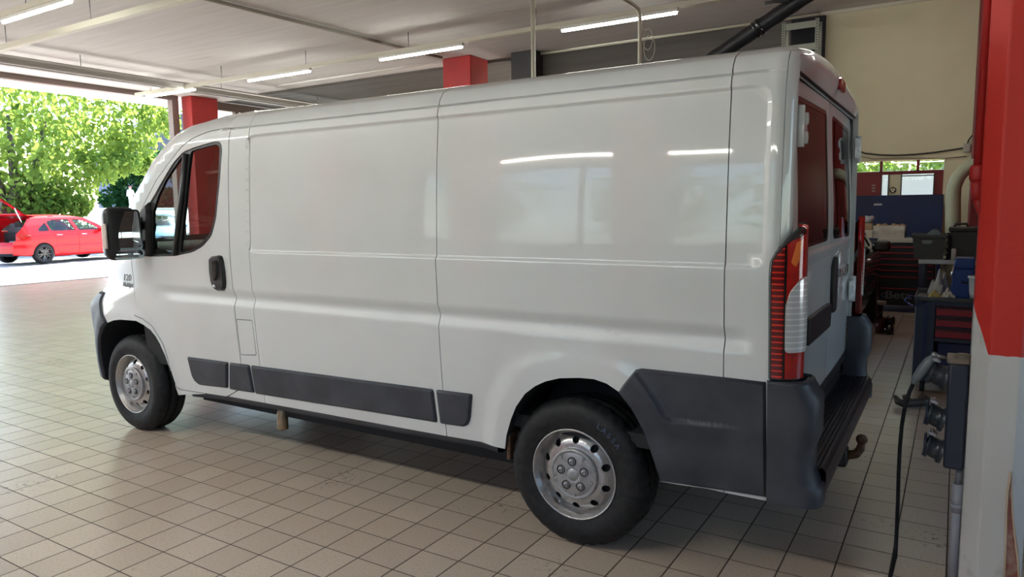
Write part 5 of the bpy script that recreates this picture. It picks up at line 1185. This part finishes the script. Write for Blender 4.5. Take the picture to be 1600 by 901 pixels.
# trees beyond the back door and beyond the glazed wall
for i, (x, y, lb) in enumerate(((-1.6, 21, 'sunlit tree showing in the left pane over the red door'), (1.3, 20, 'sunlit tree showing in the middle pane over the red door'), (3.2, 21.5, 'sunlit tree showing in the right pane over the red door'))):
    tree(lb, (x, y, 0), [(x, y, 4), (x+.6, y, 4.5), (x-.7, y, 4.2)], [((x+dx, y+dy, z), 1.5) for dx, dy, z in ((0, 0, 2.8), (-1, .3, 3.8), (1, -.2, 3.8), (0, 0, 4.9), (.6, .3, 2.4), (-.9, -.3, 2.5))], 420, .12, lf1, 20+i, .14)
for i, (x, y) in enumerate(((-17, -24), (-9.5, -26), (-2.5, -24), (4.5, -26))):
    tree(['tree outside the glazed wall, seen only as a reflection in the cab', 'tree outside the glazed wall, reflected at the middle seam of the van', 'tree outside the glazed wall, reflected in the rear of the van side', 'tree outside the glazed wall, behind the photographer'][i], (x, y, 0), [(x, y, 5), (x+.9, y, 5), (x-1, y, 5.2)], [((x+dx, y+dy, z), 1.9) for dx, dy, z in ((0, 0, 3.2), (-1.5, .3, 4.4), (1.5, -.2, 4.4), (0, 0, 5.8), (1.2, .6, 3.2), (-1.3, -.6, 3))], 200, .20, lf1, 30+i, .2)
# ---- cars
def car(label, paint, base, ang, opened=False, wheelm=None, name='hatchback_car', rims=True):
    c = root(name, label, 'car', base); R = Matrix.Rotation(ang, 3, 'Z'); B = Vector(base)
    X = lambda p: B+R @ Vector((p[0]-2.2, p[1]-.9, p[2])); WD = 1.80
    TOP = [(.04, .98), (.12, 1.02), (.30, 1.22), (.52, 1.43), (.85, 1.475), (1.3, 1.50), (1.8, 1.495), (2.2, 1.46), (2.5, 1.405), (2.85, 1.22), (3.15, 1.03), (3.5, .985), (3.9, .90), (4.15, .80), (4.30, .66)]
    PR = [(.20, .10), (.30, .05), (.5, .015), (.62, .02), (.75, .0), (.88, .015), (.95, .04), (1.0, .06), (1.2, .14), (1.42, .26), (1.5, .32)]
    def Yc(x, z):
        y = lerp(PR, z)
        if x < .45: y += .35*((.45-x)/.45)**2.3*.7
        if x > 3.6: y += .42*((x-3.6)/.75)**2.2*.7
        y += .012*ss(.64, .60, z)*ss(.52, .56, z)*ss(.9, 1.6, x)*ss(3.4, 3.0, x)
        return y
    f0 = lambda x, z, o=0: X((x, Yc(x, z)-o, z)); f1 = lambda x, z, o=0: X((x, WD-Yc(x, z)+o, z))
    arch = lambda cx: [(cx+.345*math.cos(PI-a*PI/12), .32+.345*math.sin(PI-a*PI/12)) for a in range(13)]
    rear = [(.02, .30), (.03, .55), (.02, .72), (.05, .86)]
    if opened: rear = [(.02, .30), (.03, .55), (.02, .70), (.07, .74), (.10, .95), (.36, 1.22), (.55, 1.42)]
    topl = [p for p in TOP if p[0] > (.6 if opened else 0)]
    outl = rear+topl+[(4.34, .5), (4.30, .28), (3.9, .24)]+arch(3.49)[::-1]+[(3.1, .22), (1.25, .22)]+arch(.85)[::-1]+[(.45, .27)]
    dlo = [[(.72, 1.02), (.80, 1.12), (1.04, 1.285), (1.10, 1.02)], [(1.155, 1.02), (1.10, 1.30), (1.35, 1.375), (1.86, 1.385), (1.99, 1.02)], [(2.12, 1.02), (1.99, 1.385), (2.25, 1.36), (2.45, 1.315), (2.72, 1.16), (2.90, 1.02)]]
    dlo = [ccw(rounded(d, .03, 3)) for d in dlo]
    xs = [.05*i for i in range(90)]; zs = [.25+.05*i for i in range(26)]
    rd = [(1.20, .98), (1.28, .70), (1.30, .36), (2.04, .33), (2.055, .98)]; fd = [(2.065, .98), (2.05, .33), (2.9, .33), (3.08, .55), (3.10, .98)]
    for k, f in enumerate((f0, f1)):
        V, F, N = sheet(ccw(outl), dlo+[ccw(rd), ccw(fd)], xs, zs, f, rim=.02, step=.06)
        if k: F = [t[::-1] for t in F]; N = [-q for q in N]
        meshobj('body_side', V, F, paint, c, normals=N)
        for d in (rd, fd):
            V, F, N = sheet(inset(ccw(d), .005), [], xs, zs, f, rim=.03, step=.06)
            if k: F = [t[::-1] for t in F]; N = [-q for q in N]
            dd = meshobj('car_door', V, F, paint, c, normals=N)
            hx = d[0][0]+.14 if d is rd else d[0][0]+.14
            if k == 0: plate('door_handle', rounded([(hx-.06, .875), (hx+.14, .875), (hx+.14, .905), (hx-.06, .905)], .012, 2), f, .03, .008, M['chrome'], dd)
        for d in dlo:
            V, F, N = sheet(d, [], xs, zs, lambda x, z: f(x, z, -.012), rim=0, step=.06)
            if k: F = [t[::-1] for t in F]; N = [-q for q in N]
            meshobj('car_window', V, F, M['cabglass'], c, normals=N)
    def cr(x, z, bx, bz, n=8):
        y = Yc(x, z); out = []
        for i in range(2*n+1):
            q = i/n-1; k = 1-abs(q)**2.5; yy = WD/2+(WD/2-y)*q; out.append(X((x+bx*k, yy, z+bz*k)))
        return out
    MB().loft([cr(x, z, 0, .035) for x, z in topl if .5 < x < 2.3]).build('car_roof', paint, c)
    MB().loft([cr(x, z, .10 if x > 2.3 else .03, .035) for x, z in topl if 2.19 < x < 3.2]).build('windscreen', M['cabglass'], c)
    MB().loft([cr(x, z, .10, .03) for x, z in topl if x > 3.1]).build('bonnet', paint, c)
    MB().loft([cr(4.30, .66, .10, 0), cr(4.34, .5, .10, 0), cr(4.30, .28, .10, 0), cr(4.2, .24, .10, 0)]).build('bumper', paint, c)
    MB().loft([cr(.05, .86 if not opened else .70, -.10, 0), cr(.02, .68, -.10, 0), cr(.03, .50, -.11, 0), cr(.02, .36, -.10, 0)]).build('bumper', paint, c)
    MB().loft([cr(.02, .36, -.10, 0), cr(.05, .27, -.08, 0), cr(.3, .25, 0, 0)]).build('bumper_valance', M['black'], c)
    b = MB().loft([[X((x, y, z)) for y in (.18, .9, 1.62)] for x, z in ((.3, .27), (1.2, .20), (3.2, .2), (4.1, .27))]); b.build('underbody', M['dark'], c)
    if opened:
        def hr(x, z, y0, y1): return [X((x, y, z)) for y in (y0, y0+(y1-y0)*.25, (y0+y1)/2, y0+(y1-y0)*.75, y1)]
        HP = [(.60, 1.48), (.42, 1.58), (.16, 1.78), (-.10, 1.96), (-.30, 2.05), (-.52, 2.06), (-.66, 1.98)]
        def frame(y0, y1): return [hr(x, z, y0, y1) for x, z in HP]+[hr(x+.03, z-.05, y0, y1) for x, z in HP[::-1]]
        t = MB().loft(frame(.24, .36)+[hr(.60, 1.48, .24, .36)]); t.loft(frame(1.44, 1.56)+[hr(.60, 1.48, 1.44, 1.56)])
        for seg in (HP[:2], HP[3:]): t.loft([hr(x, z, .24, 1.56) for x, z in seg]+[hr(x+.03, z-.05, .24, 1.56) for x, z in seg[::-1]]+[hr(*seg[0], .24, 1.56)])
        tg = t.build('tailgate', paint, c)
        MB().loft([hr(x+.015, z-.02, .34, 1.46) for x, z in HP[1:4]]).build('tailgate_glass', M['cabglass'], tg)
        for y in (.22, 1.58): MB().tube([X((.38, y, 1.20)), X((.16, y, 1.74))], .014, 6).build('gas_strut', M['chrome'], c)
        MB().box(X((.75, .9, .62)), (.05, 1.4, .7), ang).box(X((.45, .9, .45)), (.8, 1.35, .05), ang).build('boot_lining', M['dark'], c)
        MB().box(X((.35, .5, .60)), (.3, .3, .26), ang, .02).build('boot_box', M['grey'], c)
    else:
        MB().loft([cr(x, z, -.06, .03) for x, z in TOP if x < .6]).build('tailgate_glass', M['darkglass'], c)
        MB().loft([cr(.04, .98, -.08, 0), cr(.02, .86, -.10, 0)]).build('tailgate', paint, c)
    for f in (f0, f1): plate('tail_lamp', rounded([(.09, .76), (.40, .80), (.46, .90), (.20, .93), (.10, .92)], .02, 2), f, .012, .008, M['redlens'], c)
    for k, f in enumerate((f0, f1)): plate('headlamp', rounded([(3.95, .62), (4.22, .60), (4.22, .70), (3.85, .78)], .02, 2), f, .01, .008, M['clearlens'], c)
    for y in (-.06, WD+.06): MB().box(X((2.82, y+.0, 1.02)), (.11, .20, .13), ang, .035).build('door_mirror', paint, c)
    for x, y, s in ((.85, .10, 1), (3.49, .10, 1), (.85, WD-.10, -1), (3.49, WD-.10, -1)):
        w = bpy.data.objects.new('wheel', None); COL.objects.link(w); w.parent = c; ctr = X((x, y, .32)); w.location = ctr-B; ORG[w.name] = ctr
        n = 40; P = lambda rad, h, a: ctr+R @ Vector((rad*math.cos(a), (h-.10)*s, rad*math.sin(a)))
        prf = [(.20, .02), (.235, .0), (.29, .005), (.315, .03), (.32, .10), (.31, .18), (.25, .2)]
        MB().loft([[P(r_, h, 2*PI*k/n) for k in range(n)] for r_, h in prf], True, True).build('tyre', M['rubber'], w)
        MB().loft([[P(r_, h, 2*PI*k/n) for k in range(n)] for r_, h in [(.215, .012), (.20, .03), (.19, .10), (0.001, .10)]], True, True).build('rim', wheelm or M['blackgl'], w)
        b = MB()
        for q in range(10):
            a = 2*PI*q/10+(.12 if q % 2 else -.12); b.loft([[P(r_, h, a+da/r_) for da in (-.016, .016)] for r_, h in ((.05, .035), (.12, .03), (.205, .02))])
        b.loft([[P(r_, h, 2*PI*k/16) for k in range(16)] for r_, h in ((.055, .04), (.04, .028), (.001, .028))], True, True); b.build('spokes', wheelm or M['blackgl'], w)
        if s > 0: MB().loft([[P(r_, h, a*PI/16) for a in range(17)] for r_, h in ((.34, .035), (.34, .30), (.0, .30))], True).build('wheel_housing', M['dark'], c)
    for y in (.50, 1.30):
        b = MB(); b.box(X((2.05, y, .62)), (.5, .5, .22), ang, .06); b.box(X((1.80, y, .90)), (.14, .48, .55), ang, .05); b.box(X((1.76, y, 1.20)), (.10, .26, .18), ang, .04); b.build('car_seat', M['fabric'], c)
    b = MB(); b.box(X((1.12, .9, .62)), (.5, 1.4, .22), ang, .05); b.box(X((.88, .9, .88)), (.14, 1.4, .55), ang, .05)
    for y in (.45, 1.35): b.box(X((.86, y, 1.18)), (.10, .26, .17), ang, .04)
    b.build('car_bench', M['fabric'], c); MB().box(X((3.0, .9, .88)), (.4, 1.5, .18), ang, .05).build('car_dash', M['black'], c)
    return c
pw, pf = onZ(70, 412, 0), onZ(172, 404, 0); ang = math.atan2(pf.y-pw.y, pf.x-pw.x); R = Matrix.Rotation(ang, 3, 'Z')
base = pw-R @ Vector((.85-2.2, .06-.9, 0)); base.z = 0
redcar = mat('car_red', (.44, .002, .008), .3, 0, .25, .3)
car('red hatchback car with raised tailgate parked in the sun outside', redcar, base, ang, True)
q = onX(256, 340, -25.5); car('pale blue car seen through the side window of the van cab', mat('car_pale_blue', (.30, .50, .68), .25, 0, 1), (-25.5, q.y-.4, 0), -.35)
p = onZ(1363, 503, 0); car('black car in the dark beyond the far rear corner of the van', mat('car_black', (.012, .010, .010), .2, 0, 1), (p.x-.84, p.y-1.29, 0), PI/2, False, mat('alloy_dull', (.22, .20, .17), .4, .6))
# ---- far person
hp = onX(203, 291, -56); zg = bank(-56, 0); s = (hp.z-zg)/1.75 if False else 1.0
pr_ = root('person', 'person in white clothes and dark cap standing far off on the bright path', 'person', (-56, hp.y, hp.z-1.75))
J = {'pel': (0, 0, .95), 'ch': (0, 0, 1.28), 'nk': (0, 0, 1.48), 'hd': (0, .0, 1.62), 'ht': (0, 0, 1.70), 'ls': (0, -.19, 1.42), 'le': (.05, -.30, 1.15), 'lh': (.12, -.36, .92), 'rs': (0, .19, 1.42), 're': (.06, .26, 1.15), 'rh': (.16, .24, .92), 'll': (0, -.10, .90), 'lk': (.03, -.11, .48), 'la': (0, -.11, .08), 'lt': (.16, -.12, .04), 'rl': (0, .10, .90), 'rk': (.02, .12, .48), 'ra': (-.03, .12, .08), 'rt': (.13, .14, .04)}
K = list(J); E_ = [('pel', 'ch'), ('ch', 'nk'), ('nk', 'hd'), ('hd', 'ht'), ('ch', 'ls'), ('ls', 'le'), ('le', 'lh'), ('ch', 'rs'), ('rs', 're'), ('re', 'rh'), ('pel', 'll'), ('ll', 'lk'), ('lk', 'la'), ('la', 'lt'), ('pel', 'rl'), ('rl', 'rk'), ('rk', 'ra'), ('ra', 'rt')]
me = bpy.data.meshes.new('body'); me.from_pydata([J[k] for k in K], [(K.index(a), K.index(b)) for a, b in E_], []); me.update(); bo = link('body', me, mat('white_clothes', (.78, .76, .72), .8), pr_)
md = bo.modifiers.new('skin', 'SKIN'); rad = dict(pel=.15, ch=.17, nk=.06, hd=.10, ht=.085, ls=.075, le=.05, lh=.035, rs=.075, re=.05, rh=.035, ll=.10, lk=.065, la=.045, lt=.035, rl=.10, rk=.065, ra=.045, rt=.035)
for i, k in enumerate(K): me.skin_vertices[0].data[i].radius = (rad[k], rad[k])
me.skin_vertices[0].data[0].use_root = True; bo.modifiers.new('sub', 'SUBSURF').levels = 1
o_ = Vector(pr_.location); MB().ball(o_+Vector((0, 0, 1.69)), .115, 2, (1, 1, .7)).box(o_+Vector((.12, 0, 1.68)), (.12, .15, .02), 0, .006).build('cap', mat('cap_dark', (.16, .03, .03), .8), pr_)
struct(MB().box2((-57.2, hp.y-6, -1), (-54.8, hp.y+6, hp.z-1.75)).build('outside_terrace', mat('terrace', (.6, .58, .54), .9)))
# ---------------------------------------------------------------- light
w = bpy.data.worlds.new('sky'); sc.world = w; w.use_nodes = True; nt = w.node_tree; bgn = nt.nodes['Background']
sk = nt.nodes.new('ShaderNodeTexSky'); sk.sky_type = 'NISHITA'; sk.sun_disc = False; SD = Vector((-.35, .60, .72)).normalized()
sk.sun_elevation = math.asin(SD.z); sk.sun_rotation = math.atan2(SD.x, SD.y); nt.links.new(sk.outputs[0], bgn.inputs[0]); bgn.inputs[1].default_value = SKY
sl = bpy.data.lights.new('sun', 'SUN'); sl.energy = SUN; sl.angle = .01; sl.color = (1, .95, .87); so = bpy.data.objects.new('sun', sl); COL.objects.link(so); so.rotation_euler = SD.to_track_quat('Z', 'Y').to_euler()
def portal(loc, rot, sx, sy):
    l = bpy.data.lights.new('portal', 'AREA'); l.shape = 'RECTANGLE'; l.size = sx; l.size_y = sy; l.cycles.is_portal = True; o = bpy.data.objects.new('portal', l); COL.objects.link(o); o.location = loc; o.rotation_euler = rot
portal((-16.3, .9, 2.2), (0, -PI/2, 0), 4.4, 15.6); portal((-1.9, -7.05, 2.1), (PI/2, 0, PI), 9, 1.7); portal((6.35, 2.15, 1.7), (0, PI/2, 0), 2.8, 2.5)
# ---------------------------------------------------------------- render look
sc.view_settings.view_transform = 'Standard'; sc.view_settings.look = 'None'; sc.view_settings.gamma = 1; sc.view_settings.use_curve_mapping = False
sc.view_settings.exposure = EXPO
sc.cycles.use_denoising = True
sc.cycles.max_bounces = 10; sc.cycles.diffuse_bounces = 5; sc.cycles.glossy_bounces = 4; sc.cycles.transparent_max_bounces = 12
sc.cycles.sample_clamp_indirect = 8
sc.cycles.caustics_reflective = False; sc.cycles.caustics_refractive = False
